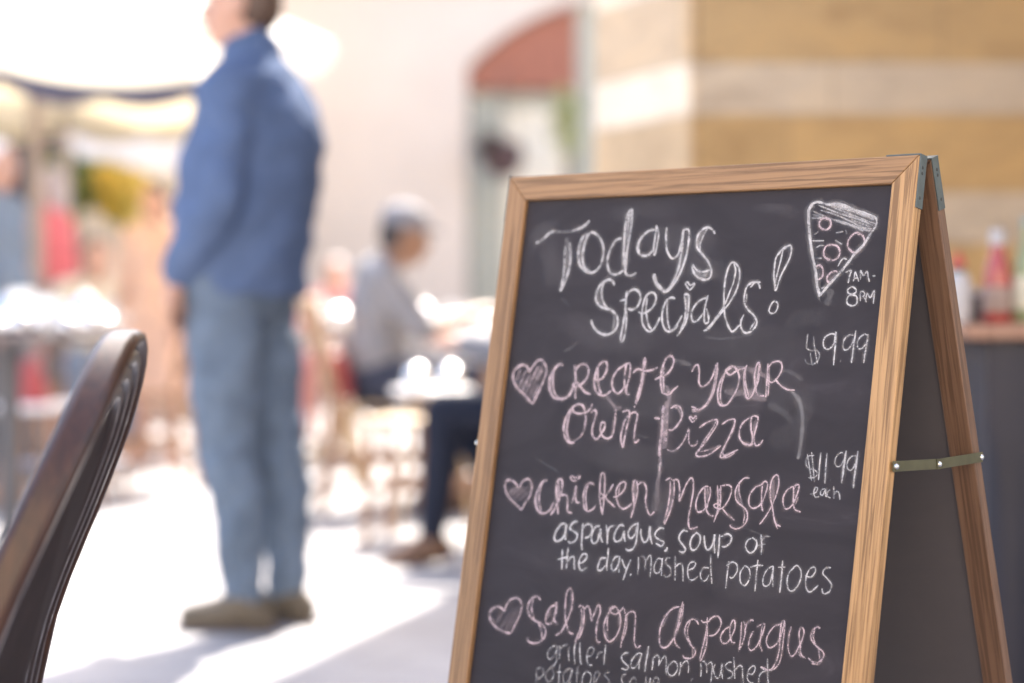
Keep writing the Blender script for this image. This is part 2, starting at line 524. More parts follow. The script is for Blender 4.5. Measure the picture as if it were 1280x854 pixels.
# chalk strokes in board coordinates (tenths of a millimetre from the top right corner): colour, width, pressure: points
CHALK = {
'title': '''W33,0.75:-5471,865 -5366,821 -5266,743 -5177,717
W21,0.35:-5205,720 -5046,728 -4883,720
W32,0.85:-4900,724 -4760,688 -4677,640 -4635,596
W30,0.45:-4971,918 -4969,1018 -4950,1176
W35,0.8:-4953,1147 -4951,1290 -4961,1403 -4971,1489
W32,0.75:-4912,862 -4878,992 -4865,1134 -4882,1262 -4912,1361 -4966,1489
W58,0.22:-4970,804 -4939,948 -4913,1119 -4914,1290
W30,0.8:-4614,762 -4691,789 -4741,873 -4754,994 -4722,1122 -4646,1208 -4549,1254 -4461,1246 -4382,1176 -4350,1057 -4359,945 -4413,845 -4496,772 -4580,749 -4635,797 -4666,896 -4676,1009 -4658,1123 -4611,1201 -4514,1245
W52,0.3:-4685,825 -4717,952 -4705,1080 -4641,1180 -4533,1238
W31,0.85:-4080,831 -4165,850 -4232,933 -4269,1045 -4266,1143 -4222,1241 -4136,1284 -4052,1264 -4004,1230
W29,0.85:-3969,463 -4031,517 -4054,657 -4047,825 -4032,993 -3999,1160 -3967,1258 -3936,1289 -3857,1298 -3802,1263
W27,0.85:-3976,477 -3961,617 -3966,785 -3977,952 -3981,1105 -3969,1244
W62,0.45:-4007,504 -4011,658 -4014,854 -4008,1035 -3985,1216
W31,0.9:-3593,738 -3677,750 -3771,817 -3826,913 -3820,990 -3774,1039 -3711,1057 -3636,1041 -3576,980
W28,0.85:-3815,872 -3815,955 -3786,1011
W26,0.85:-3575,683 -3572,794 -3578,932 -3571,1015 -3548,1057
W26,0.85:-3565,698 -3526,795 -3529,892 -3539,1002 -3549,1050
W30,0.9:-3413,715 -3413,812 -3390,936 -3359,1019 -3281,1095 -3210,1062 -3179,981 -3161,872 -3159,763 -3086,751 -3064,847 -3066,956 -3085,1119 -3138,1281 -3219,1417 -3292,1491 -3360,1491 -3453,1429 -3526,1332 -3517,1277
W28,0.8:-3159,763 -3149,900 -3153,1050 -3166,1199 -3199,1321 -3265,1450 -3327,1484
W28,0.8:-3517,1277 -3478,1374 -3399,1449 -3326,1491
W43,0.5:-3167,886 -3157,1022 -3161,1172 -3184,1308 -3251,1430
W28,0.9:-2687,812 -2730,760 -2800,731 -2878,756 -2935,823 -2943,911 -2913,986 -2819,1069 -2735,1151 -2684,1246 -2687,1327 -2747,1360 -2831,1345 -2912,1297 -2959,1229 -2960,1182 -2913,1230 -2842,1264 -2761,1259 -2698,1239
W21,0.8:-2807,738 -2859,838 -2887,932 -2878,1000
W43,0.3:-2876,770 -2911,878 -2893,986
W43,0.35:-2909,1257 -2819,1312 -2725,1286
W21,0.9:-2963,1486 -3007,1445 -3037,1407 -3010,1387 -2968,1425 -2914,1403 -2906,1422 -2963,1486
W31,0.92:-4112,1415 -4164,1356 -4235,1351 -4318,1393 -4375,1483 -4382,1581 -4332,1651 -4237,1700 -4128,1721 -4031,1783 -3995,1873 -4015,1956 -4085,2012 -4188,2027 -4300,1986 -4381,1917 -4418,1847
W25,0.85:-4284,1379 -4306,1470 -4281,1582 -4224,1665 -4175,1700
W22,0.45:-4078,1763 -4053,1873 -4074,1970
W45,0.25:-4339,1427 -4336,1567 -4259,1665
W29,0.9:-4004,1610 -3912,1590
W28,0.9:-3913,1486 -3909,1610 -3899,1735 -3908,1887 -3920,2011 -3916,2093 -3888,2107 -3866,2024 -3863,1886 -3885,1735
W29,0.9:-3908,1555 -3865,1493 -3791,1470 -3716,1508 -3685,1583 -3711,1666 -3781,1718 -3869,1707
W27,0.9:-3699,1748 -3620,1762 -3523,1721 -3465,1652 -3451,1570 -3493,1516 -3553,1513 -3607,1556 -3637,1666 -3635,1803 -3598,1912 -3512,1980 -3439,1959 -3390,1884 -3362,1809
W24,0.85:-3588,1570 -3585,1707 -3548,1844 -3503,1926 -3465,1953
W28,0.9:-3164,1585 -3224,1571 -3286,1605 -3324,1693 -3331,1802 -3304,1897 -3253,1965 -3184,1981 -3121,1950 -3078,1903
W24,0.85:-3277,1612 -3263,1748 -3227,1883 -3186,1964
W24,0.7:-3181,1980 -3121,1932 -3066,1851 -3033,1783
W27,0.9:-3042,1540 -3002,1532 -2966,1554 -2953,1648 -2953,1770 -2971,1877 -3018,1959 -3074,2033
W23,0.85:-3035,1554 -3002,1648 -2988,1756 -2991,1851 -3034,1959
W37,0.35:-2994,1554 -2972,1689 -2972,1810
W26,0.9:-2692,1575 -2771,1595 -2846,1649 -2899,1743 -2888,1823 -2849,1864 -2787,1836 -2732,1763
W24,0.9:-2689,1542 -2707,1649 -2715,1743 -2693,1870 -2645,1869 -2644,1809 -2691,1702
W25,0.9:-2696,1970 -2627,1943 -2556,1862 -2445,1729 -2349,1610 -2280,1464 -2263,1318 -2298,1211 -2377,1157 -2434,1209 -2463,1356 -2459,1529 -2435,1689 -2401,1822 -2293,1973 -2205,1914 -2169,1887
W23,0.85:-2367,1170 -2332,1251 -2339,1384 -2379,1503 -2413,1609 -2463,1716 -2573,1862 -2657,1956
W26,0.88:-2144,1775 -2175,1848 -2164,1926 -2109,1985 -2031,1978 -1962,1912 -1957,1847 -2010,1781 -2097,1716 -2155,1636 -2167,1544 -2141,1438 -2075,1399 -1997,1393
W21,0.7:-2137,1531 -2131,1636
W26,0.6:-2035,1952 -1984,1860
W23,0.8:-1955,1473 -1980,1423 -2010,1396 -2075,1401 -2124,1428
W21,0.8:-2094,1456 -2036,1401 -1957,1399
W25,0.92:-1743,1501 -1760,1425 -1786,1316 -1789,1195 -1780,1108 -1742,1054 -1684,1000 -1604,974 -1580,1035 -1597,1133 -1643,1230 -1693,1338 -1728,1469 -1743,1501
W21,0.88:-1695,1022 -1712,1142 -1735,1262 -1752,1381 -1746,1480
W36,0.5:-1742,1054 -1684,1006 -1609,985
W22,0.75:-1723,1610 -1771,1643 -1800,1719 -1775,1757 -1718,1752 -1686,1697 -1693,1643 -1722,1621''',
'pizza': '''W40,0.85:-1356,491 -1397,556 -1395,652 -1369,784 -1337,928 -1290,1083 -1237,1239 -1204,1357 -1180,1452 -1137,1547 -1129,1558
W35,0.82:-540,840 -584,921 -641,1001 -725,1081 -783,1157 -842,1232 -925,1327 -1009,1418 -1081,1500 -1125,1558
W30,0.85:-1380,520 -1343,486 -1275,478 -1147,510 -1023,508 -911,536 -756,594 -616,639 -512,677 -487,725 -500,783 -539,846
W45,0.6:-1118,517 -1022,518 -910,550 -754,605
W39,0.5:-754,605 -629,645 -517,695
W20,0.6:-1284,512 -1068,590 -856,655 -689,707 -521,770
W20,0.55:-1249,572 -1050,626 -851,703 -680,778 -544,805
W30,0.5:-1118,517 -907,571 -697,637 -529,700
W24,0.5:-1088,542 -874,620 -663,696 -511,747
W20,0.35:-1355,617 -1240,644
W20,0.35:-1345,581 -1214,633 -1071,685 -931,712 -790,763 -624,803
W34,0.5:-1056,691 -916,727 -761,776 -648,826
W29,0.5:-761,776 -623,814 -541,828
W22,0.5:-1008,527 -867,567 -713,619
W27,0.4:-825,692 -685,743 -560,781
W20,0.6:-1350,659 -1266,661 -1197,657
P26,0.85:-1176,662 -1229,680 -1247,727 -1225,773 -1160,799 -1107,781 -1090,732 -1112,686 -1176,662
P25,0.85:-671,860 -740,843 -803,881 -840,950 -820,1021 -740,1072 -676,1047 -622,990 -630,920 -670,866 -724,865
P26,0.85:-1050,969 -1123,992 -1146,1060 -1116,1122 -1028,1153 -956,1130 -932,1064 -972,995 -1050,972
P26,0.8:-1231,1227 -1193,1206 -1149,1228 -1128,1287 -1134,1346 -1186,1375
P26,0.8:-930,1289 -972,1277 -1030,1300 -1066,1347 -1053,1394 -1010,1412
P39,0.25:-1014,1383 -959,1324
W18,0.5:-1298,855 -1247,817
W18,0.6:-1011,840 -917,825
W20,0.7:-1317,925 -1158,926
W20,0.6:-1258,1010 -1213,984 -1151,979
W18,0.5:-1230,1126 -1161,1127
W22,0.5:-1008,923 -906,978
W20,0.75:-937,1225 -904,1161 -874,1135 -825,1148
W18,0.3:-886,808 -860,856
W18,0.5:-1125,1476 -1086,1462 -1071,1470
W89,0.12:-988,1483 -1015,1594 -1034,1664''',
'hours': '''W20,0.8:-828,1293 -756,1274 -769,1335 -779,1416
W18,0.75:-714,1399 -707,1347 -703,1294 -675,1336 -641,1400
W16,0.7:-708,1364 -666,1359
W18,0.75:-623,1377 -632,1278 -588,1336 -548,1285 -527,1349 -503,1405
W18,0.7:-475,1340 -436,1338
W20,0.85:-664,1487 -724,1458 -776,1492 -759,1531 -713,1545 -655,1566 -638,1615 -650,1659 -698,1673 -754,1655 -772,1612 -755,1562 -713,1545 -666,1524 -664,1487
W18,0.75:-595,1621 -606,1522 -567,1517 -550,1551 -587,1575
W18,0.7:-561,1569 -514,1633
W19,0.75:-529,1615 -519,1534 -473,1581 -429,1506 -426,1650
W25,0.4:-459,1535 -427,1581''',
'pizzaline': '''P32,0.85:-5197,2909 -5348,2800 -5494,2704 -5571,2599 -5565,2499 -5481,2433 -5408,2425 -5346,2459 -5317,2506 -5274,2444 -5194,2364 -5120,2363 -5054,2433 -5037,2517 -5069,2631 -5116,2745 -5172,2859 -5197,2909
P41,0.35:-5523,2641 -5457,2468
P47,0.35:-5456,2711 -5371,2481
P46,0.4:-5393,2752 -5297,2536
P35,0.5:-5333,2779 -5183,2435
P46,0.3:-5271,2819 -5114,2405
P69,0.4:-5201,2846 -5138,2660
P58,0.4:-5184,2605 -5094,2476
P32,0.92:-4774,2413 -4839,2408 -4904,2458 -4955,2543 -4969,2628 -4937,2740 -4867,2815 -4764,2833 -4651,2809 -4591,2731 -4573,2668
P30,0.85:-4890,2430 -4920,2529 -4899,2669 -4845,2780 -4774,2827
P40,0.35:-4936,2487 -4932,2627 -4883,2767
P29,0.85:-4595,2410 -4558,2535 -4537,2674 -4517,2826
P29,0.5:-4559,2619 -4533,2757
P29,0.88:-4566,2479 -4522,2416 -4427,2396 -4366,2448 -4362,2531 -4412,2615 -4510,2673 -4583,2661 -4536,2618 -4476,2659 -4375,2739 -4283,2764
P30,0.88:-4271,2571 -4164,2582 -4096,2512 -4073,2428 -4100,2367 -4161,2368 -4222,2431 -4249,2542 -4242,2653 -4194,2734 -4109,2773 -4033,2758 -3971,2708
P31,0.75:-4222,2431 -4203,2555 -4157,2692 -4111,2760
P29,0.88:-3744,2368 -3809,2396 -3904,2453 -3961,2536 -3970,2619 -3937,2700 -3871,2740 -3815,2711 -3766,2628
P26,0.85:-3785,2382 -3791,2492 -3782,2601 -3764,2682 -3723,2749 -3681,2741
P26,0.85:-3745,2361 -3715,2422 -3718,2545 -3743,2668 -3725,2736
P39,0.9:-3515,2296 -3520,2405 -3522,2541 -3544,2690 -3580,2854
P26,0.75:-3501,2309 -3500,2404 -3508,2581 -3527,2744 -3569,2867
P28,0.88:-3666,2489 -3605,2440 -3509,2459 -3392,2450 -3304,2414
P26,0.7:-3591,2884 -3581,2905
P28,0.9:-3334,2561 -3247,2521 -3153,2479 -3091,2383 -3094,2303 -3148,2274 -3209,2318 -3244,2427 -3250,2562 -3202,2722
P32,0.75:-3227,2399 -3212,2534 -3181,2708
P28,0.88:-3185,2721 -3101,2732 -3042,2677 -2982,2629
P44,0.3:-4046,2785 -3969,2838 -3879,2917
P64,0.4:-3157,2627 -3087,2772 -3088,2879
P28,0.85:-3277,3019 -3193,3023
P25,0.85:-3052,2898 -2983,2863 -2906,2887 -2871,2979 -2913,3073 -2984,3149 -3050,3152
P21,0.5:-2998,2877 -2926,2914 -2893,2980
W53,0.12:-3074,2329 -2939,2347 -2820,2379
P45,0.85:-3165,2864 -3153,3025 -3142,3185 -3148,3381 -3135,3469
P74,0.45:-3128,2810 -3093,3058 -3085,3271 -3081,3378
P42,0.5:-3135,3469 -3112,3556 -3114,3698
P63,0.14:-3118,3698 -3101,3945 -3098,4121
P21,0.65:-3036,3384 -2957,3399 -2865,3350 -2793,3242 -2755,3126 -2743,3240 -2707,3317 -2631,3314 -2608,3252
P21,0.9:-2710,3053 -2761,3002 -2742,2984 -2706,3006 -2678,2976 -2663,3004 -2710,3053
P24,0.88:-2605,3111 -2506,3046 -2383,3007 -2355,3058 -2425,3174 -2515,3300 -2608,3409 -2571,3443 -2435,3419 -2269,3307
P23,0.75:-2372,3015 -2421,3122 -2520,3265 -2578,3390
P19,0.6:-2556,3390 -2422,3357 -2281,3299
P23,0.88:-2291,3064 -2213,3010 -2120,2998 -2120,3076 -2175,3216 -2249,3376 -2250,3445 -2161,3406 -2023,3340
P20,0.7:-2106,3023 -2132,3145 -2208,3287 -2224,3409 -2132,3388
P20,0.7:-2218,3452 -2137,3423 -2060,3376
P24,0.9:-1884,2963 -1963,3001 -2025,3081 -2025,3193 -1960,3259 -1855,3272 -1845,3186 -1879,3084 -1884,2963 -1802,2957 -1801,3047 -1825,3185 -1792,3278 -1732,3267 -1697,3214
P34,0.7:-1981,3260 -1885,3282 -1825,3262
P34,0.4:-1828,2996 -1831,3134
P25,0.85:-2800,2458 -2773,2399 -2726,2374 -2694,2456 -2683,2572 -2630,2629 -2545,2585 -2488,2485 -2457,2344
P27,0.88:-2447,2344 -2436,2500 -2454,2666 -2506,2799 -2596,2884 -2735,2905
P25,0.8:-2468,2369 -2457,2534 -2472,2683 -2542,2833 -2634,2902 -2731,2930
P25,0.8:-2751,2864 -2676,2887
P37,0.35:-2459,2402 -2449,2550 -2477,2716
P26,0.88:-2222,2381 -2313,2449 -2377,2565 -2396,2697 -2364,2811 -2300,2842 -2226,2807 -2144,2674 -2112,2543 -2146,2437 -2232,2381 -2315,2432 -2249,2480 -2157,2429 -2043,2394
P23,0.8:-2329,2474 -2358,2630 -2345,2778 -2300,2842
P25,0.85:-2028,2361 -2052,2476 -2031,2606 -1978,2743 -1913,2717 -1879,2602 -1857,2472 -1855,2342 -1891,2359 -1906,2473 -1877,2618 -1827,2706 -1739,2712
P22,0.8:-2053,2394 -2020,2573 -1950,2734
P22,0.75:-1843,2358 -1843,2504 -1873,2651
P91,0.25:-2029,2655 -1884,2716 -1706,2743
P61,0.25:-2161,2396 -1922,2424 -1718,2501
P71,0.2:-2302,2678 -2083,2689 -1852,2666
P26,0.85:-1739,2340 -1730,2485 -1723,2615 -1718,2728
P24,0.7:-1717,2388 -1698,2566 -1691,2711
P25,0.85:-1732,2388 -1664,2322 -1568,2321 -1539,2401 -1584,2498 -1653,2556 -1714,2534
P24,0.85:-1620,2515 -1535,2586 -1434,2632 -1338,2637
W49,0.24:-1374,2654 -1268,2747 -1211,2872 -1182,3062 -1183,3283 -1195,3410
W50,0.1:-1558,2401 -1381,2446 -1239,2523
W79,0.08:-1679,2807 -1478,2881 -1311,3003
P30,0.88:-4335,2990 -4383,2909 -4456,2891 -4540,2928 -4615,3027 -4648,3140 -4640,3237 -4597,3318 -4527,3364 -4447,3360
P28,0.8:-4552,2970 -4590,3068 -4593,3193 -4563,3303 -4511,3356
P39,0.35:-4597,3027 -4618,3180 -4581,3304
P29,0.75:-4335,2990 -4314,3072 -4319,3210
P24,0.5:-4319,3210 -4377,3295 -4451,3340
P29,0.88:-4538,2942 -4513,2989 -4421,3004 -4318,2983 -4255,2933
P22,0.6:-4263,2940 -4237,2877
P29,0.88:-4247,2988 -4198,2958 -4159,2985 -4180,3082 -4197,3178 -4180,3260 -4112,3305 -4058,3255 -4009,3171 -4010,3110 -4063,3105 -4068,3187 -4021,3267 -3939,3291 -3876,3248 -3860,3125 -3865,2975
P38,0.4:-3872,3221 -3863,3043
P33,0.45:-3882,2976 -3839,2913 -3787,2918
P27,0.88:-3763,2965 -3680,2942 -3647,2995 -3668,3145 -3687,3308 -3693,3383 -3733,3310 -3741,3229 -3718,3092 -3664,2996
P26,0.88:-3655,2995 -3584,2959 -3528,2991 -3538,3100 -3544,3235 -3524,3315 -3483,3306 -3462,3272''',
'price': '''W17,0.42:-1238,1994 -1240,2079 -1237,2154 -1165,2185 -1090,2184 -1053,2237 -1070,2301 -1133,2339 -1216,2324 -1240,2282
W17,0.5:-1159,2025 -1134,2131 -1093,2258 -1066,2332
W17,0.4:-1181,2207 -1150,2302 -1131,2355
W21,0.8:-871,2001 -928,1991 -998,2024 -1022,2077 -1006,2141 -956,2166 -904,2139 -875,2075 -871,1970 -860,2065 -859,2202 -855,2344
W21,0.45:-783,2296 -768,2298
W19,0.65:-645,2005 -694,2000 -750,2043 -766,2117 -741,2169 -694,2158 -652,2105 -623,2041
W25,0.75:-618,1947 -625,2073 -626,2188 -633,2314
W19,0.65:-465,1998 -502,1993 -558,2030 -584,2093 -561,2151 -508,2145 -467,2082
W27,0.62:-457,1988 -460,2092 -471,2207 -474,2312''',
'pricetwo': '''W16,0.6:-1084,3347 -1042,3481 -991,3646
W16,0.6:-1031,3324 -993,3479 -953,3654
W16,0.55:-990,3358 -1057,3367 -1094,3410 -1073,3483 -1014,3511 -950,3529 -927,3570 -966,3603 -1039,3612
W20,0.75:-908,3323 -909,3443 -901,3631
W20,0.75:-828,3325 -825,3471 -814,3662
W17,0.3:-753,3623 -741,3624
W17,0.5:-611,3315 -659,3317 -707,3371 -711,3434 -677,3468 -631,3451 -597,3377
W25,0.75:-584,3288 -590,3407 -595,3542 -597,3651
W18,0.65:-451,3339 -499,3346 -547,3395 -550,3467 -516,3502 -471,3474 -438,3400
W25,0.75:-434,3286 -438,3452 -445,3596 -443,3694
W16,0.65:-992,3792 -944,3784 -910,3756 -902,3719 -933,3716 -945,3769 -921,3819 -867,3811
W16,0.65:-811,3719 -851,3742 -858,3784 -826,3793 -807,3750 -792,3718 -791,3780 -775,3811
W16,0.65:-737,3726 -770,3753 -764,3800 -720,3818
W16,0.65:-697,3687 -685,3754 -676,3825
W16,0.6:-682,3774 -650,3741 -618,3760 -597,3831''',
'marsala': '''P30,0.75:-5170,4230 -5293,4154 -5417,4077 -5477,3996 -5490,3920 -5450,3875 -5375,3878 -5302,3923 -5259,3963 -5216,3884 -5130,3844 -5069,3883 -5047,3958 -5069,4057 -5128,4144 -5170,4230
P46,0.2:-5424,4035 -5271,3943
P46,0.22:-5399,4076 -5182,3924
P46,0.18:-5337,4115 -5106,3933
P46,0.15:-5259,4138 -5096,4003
P30,0.88:-4809,3848 -4871,3858 -4932,3938 -4969,4051 -4954,4147 -4895,4227 -4801,4248 -4718,4202 -4662,4102
P27,0.8:-4894,3887 -4912,4006 -4893,4130 -4850,4224
P40,0.3:-4918,3909 -4942,4049 -4900,4199
P29,0.88:-4691,4262 -4633,4169 -4588,4056 -4562,3931 -4577,3835 -4616,3817 -4653,3867 -4643,3990 -4604,4126 -4576,4248
P27,0.75:-4636,3838 -4606,3975 -4615,4113 -4654,4211
P28,0.85:-4608,4043 -4533,4005 -4468,4022 -4445,4116 -4432,4197 -4358,4220
P28,0.85:-4385,4099 -4356,4001 -4346,3891 -4338,4000 -4308,4080 -4237,4083
P23,0.85:-4399,3832 -4449,3794 -4426,3769 -4379,3790 -4329,3770 -4302,3772 -4348,3816 -4399,3832
P27,0.85:-4065,3855 -4129,3838 -4185,3869 -4215,3966 -4201,4060 -4169,4154 -4104,4177 -4039,4145 -4006,4096
P25,0.8:-4160,3860 -4180,3964 -4164,4072 -4132,4165
P26,0.85:-3882,4210 -3950,4045 -3976,3871 -3978,3735 -3947,3713 -3920,3746 -3897,3934 -3883,4203
P23,0.8:-3977,3979 -3937,3956 -3897,3988 -3936,4017 -3975,3993
P25,0.8:-3774,3832 -3822,3916 -3871,3993 -3783,4062 -3708,4105
P26,0.85:-3760,3987 -3677,3968 -3603,3890 -3587,3822 -3625,3797 -3688,3834 -3720,3910 -3695,4016 -3641,4094 -3570,4116 -3499,4078 -3462,4043
P22,0.6:-3678,3841 -3678,3962
P26,0.82:-3453,4222 -3423,4080 -3400,3945 -3409,3826 -3442,3774 -3472,3796 -3462,3922 -3432,4014
P23,0.7:-3482,3790 -3459,3949 -3433,4068 -3447,4202
P37,0.35:-3444,3814 -3426,4000
P24,0.85:-3401,3819 -3347,3789 -3292,3819 -3264,3898 -3266,4004 -3216,4120 -3168,4164 -3116,4121
W53,0.3:-3112,3557 -3113,3610
W53,0.16:-3109,3637 -3105,3729
W74,0.08:-3121,3730 -3122,3956 -3133,4115
P24,0.85:-3010,3751 -2948,3721 -2913,3732
P23,0.8:-2936,3747 -2918,3878 -2927,4050 -2949,4183 -2956,4249
P23,0.8:-2879,3744 -2859,3888 -2871,4033 -2910,4167 -2949,4262
P37,0.35:-2898,3811 -2891,4008 -2931,4195
P24,0.88:-2903,3745 -2848,3729 -2812,3753 -2781,3857 -2770,3974 -2748,3920 -2708,3800 -2648,3705 -2604,3729 -2588,3846 -2595,3977 -2609,4108 -2607,4212 -2577,4282 -2521,4278 -2468,4255
P24,0.85:-2380,3782 -2442,3798 -2503,3880 -2529,3986 -2510,4063 -2467,4086 -2400,4049 -2370,3976
P22,0.85:-2425,3804 -2410,3914 -2377,4041 -2320,4109 -2255,4118
P22,0.8:-2356,3787 -2338,3857 -2356,3962 -2369,4041
P41,0.35:-2389,3808 -2373,3950
P21,0.8:-2256,3762 -2232,3877 -2215,4006 -2225,4109 -2246,4188
P21,0.8:-2208,3759 -2193,3875 -2184,4004 -2211,4096
P41,0.45:-2225,3799 -2201,3979
P21,0.82:-2192,3765 -2099,3753 -2050,3789 -2065,3893 -2115,3986 -2172,4029 -2245,4020 -2272,3996 -2243,3975 -2185,3991
P22,0.82:-2158,4021 -2087,4081 -1969,4144
P22,0.85:-1823,3656 -1893,3660 -1945,3704 -1992,3777 -1998,3860 -1965,3929 -1880,3982 -1813,4037 -1798,4118 -1831,4190 -1903,4236 -1982,4235 -2037,4198
P19,0.7:-1956,3728 -1952,3810 -1910,3914 -1880,3982
P30,0.3:-1972,3764 -1964,3882 -1912,3955
P18,0.5:-1871,3993 -1838,4085 -1847,4179
P22,0.85:-1607,3685 -1658,3723 -1738,3763 -1798,3848 -1801,3930 -1765,3987 -1702,3989 -1637,3944 -1588,3836 -1571,3730 -1593,3685 -1633,3699 -1640,3781 -1629,3897 -1620,3966 -1592,4023
P22,0.85:-1622,4170 -1568,4102 -1499,3982 -1446,3851 -1421,3722 -1433,3629 -1464,3602 -1514,3645 -1530,3740 -1515,3855 -1473,3969 -1438,4082 -1401,4149 -1336,4174
P49,0.35:-1506,3657 -1491,3772 -1486,3888
P18,0.7:-1428,4105 -1374,4205
P21,0.82:-1193,3721 -1254,3730 -1316,3785 -1344,3868 -1315,3959 -1272,3973 -1215,3930 -1172,3835 -1147,3730 -1162,3696 -1214,3722 -1209,3814 -1198,3906 -1169,3973 -1091,3997
P17,0.5:-1145,3833 -1169,3915
P19,0.5:-1210,3756 -1179,3835''',
'sides': '''W29,0.9:-4431,4350 -4509,4363 -4576,4449 -4594,4533 -4557,4571 -4481,4545 -4431,4467 -4430,4357 -4429,4480 -4413,4547
W27,0.88:-4250,4318 -4311,4322 -4357,4366 -4360,4407 -4284,4443 -4241,4467 -4252,4535 -4317,4574 -4376,4561
W27,0.88:-4175,4326 -4167,4462 -4155,4596 -4138,4649
W26,0.85:-4168,4394 -4107,4335 -4044,4345 -4019,4397 -4051,4474 -4134,4507
W27,0.88:-3906,4342 -3973,4360 -4013,4437 -4013,4518 -3969,4556 -3915,4511 -3892,4375 -3879,4468 -3834,4539
W26,0.82:-3814,4322 -3780,4434 -3763,4554
W25,0.82:-3780,4434 -3758,4352 -3677,4320
W27,0.88:-3541,4317 -3609,4315 -3665,4399 -3671,4480 -3624,4510 -3561,4472 -3532,4377 -3521,4456 -3497,4501
W25,0.85:-3344,4278 -3408,4302 -3465,4372 -3460,4432 -3411,4455 -3361,4392 -3345,4271 -3335,4403 -3338,4496 -3369,4571 -3432,4602 -3485,4587
W26,0.78:-4446,4659 -4431,4780 -4416,4908
W25,0.8:-4505,4793 -4412,4765 -4326,4745
W26,0.78:-4358,4632 -4356,4760 -4348,4889
W25,0.78:-4351,4814 -4291,4742 -4246,4752 -4233,4832 -4216,4892
W26,0.8:-4184,4808 -4108,4795 -4055,4737 -4061,4697 -4114,4694 -4157,4759 -4163,4833 -4111,4890 -4030,4850
W25,0.8:-3756,4714 -3832,4726 -3863,4803 -3864,4856 -3811,4865 -3744,4793
W27,0.82:-3740,4592 -3733,4699 -3736,4793 -3717,4864
W25,0.75:-3565,4679 -3629,4704 -3663,4787 -3642,4852 -3593,4834 -3554,4751 -3556,4678 -3555,4778 -3537,4870
W23,0.72:-3518,4709 -3473,4785 -3434,4821
W24,0.72:-3383,4705 -3421,4794 -3443,4875 -3465,4956
W23,0.6:-3352,4868 -3372,4898
W26,0.88:-3290,4334 -3269,4425 -3218,4487 -3166,4444 -3154,4298 -3137,4415 -3091,4504
W25,0.88:-2945,4310 -3003,4307 -3062,4357 -3063,4410 -2992,4445 -2931,4466 -2958,4514 -3044,4488
W27,0.85:-2875,4521 -2878,4554 -2909,4570
W25,0.88:-2602,4319 -2660,4310 -2710,4359 -2709,4424 -2644,4484 -2605,4527 -2633,4562 -2699,4554
W24,0.82:-2487,4330 -2536,4386 -2549,4465 -2518,4521 -2462,4516 -2416,4442 -2419,4364 -2472,4327 -2495,4337
W25,0.88:-2365,4348 -2345,4437 -2304,4505 -2252,4481 -2223,4402 -2221,4325 -2210,4440 -2188,4541
W21,0.62:-3277,4663 -3260,4755 -3256,4866
W19,0.35:-3252,4662 -3194,4657 -3160,4720
W20,0.5:-3162,4707 -3158,4812
W21,0.55:-3168,4721 -3106,4631 -3078,4714 -3070,4884
W22,0.62:-2928,4663 -2994,4668 -3030,4762 -3004,4826 -2948,4815 -2919,4727 -2926,4656 -2909,4857
W19,0.5:-2809,4640 -2865,4651 -2864,4710 -2793,4756 -2776,4820 -2827,4863 -2878,4848
W21,0.65:-2742,4616 -2723,4751 -2704,4892
W21,0.65:-2722,4738 -2663,4694 -2618,4729 -2590,4895
W20,0.7:-2541,4762 -2465,4730 -2440,4676 -2482,4660 -2534,4697 -2540,4788 -2503,4862 -2447,4864 -2389,4820
W20,0.6:-2244,4712 -2323,4718 -2358,4786 -2328,4854 -2273,4856 -2234,4788
W20,0.6:-2241,4558 -2221,4710 -2181,4886
W26,0.9:-2149,4323 -2141,4438 -2137,4592
W24,0.88:-2130,4348 -2041,4309 -1982,4337 -1990,4402 -2046,4451 -2100,4455
W24,0.85:-1710,4331 -1765,4377 -1766,4453 -1698,4499 -1634,4444 -1634,4359 -1700,4325
W26,0.55:-1583,4280 -1558,4396 -1550,4505
W20,0.4:-1608,4408 -1509,4384
W18,0.35:-1555,4345 -1520,4300 -1450,4295
W21,0.72:-1982,4614 -1983,4767 -1983,4920
W20,0.72:-2007,4667 -1930,4619 -1864,4647 -1854,4723 -1907,4795 -1949,4790
W20,0.72:-1761,4648 -1807,4736 -1788,4836 -1722,4864 -1672,4775 -1696,4676 -1761,4644
W21,0.72:-1587,4566 -1586,4735 -1582,4919
W20,0.7:-1682,4658 -1599,4631 -1509,4624
W20,0.7:-1388,4618 -1462,4674 -1499,4778 -1470,4850 -1403,4820 -1380,4684 -1382,4617 -1371,4750 -1353,4849
W24,0.68:-1263,4549 -1255,4724 -1257,4907
W19,0.65:-1317,4629 -1218,4618
W20,0.75:-1082,4593 -1152,4665 -1177,4751 -1148,4856 -1078,4866 -1011,4770 -1005,4653 -1063,4588 -1109,4612
W19,0.7:-948,4690 -872,4700 -821,4638 -837,4590 -893,4611 -931,4697 -921,4811 -862,4864 -765,4781
W19,0.7:-625,4576 -691,4587 -723,4647 -648,4706 -596,4767 -622,4843 -687,4865 -716,4810''',
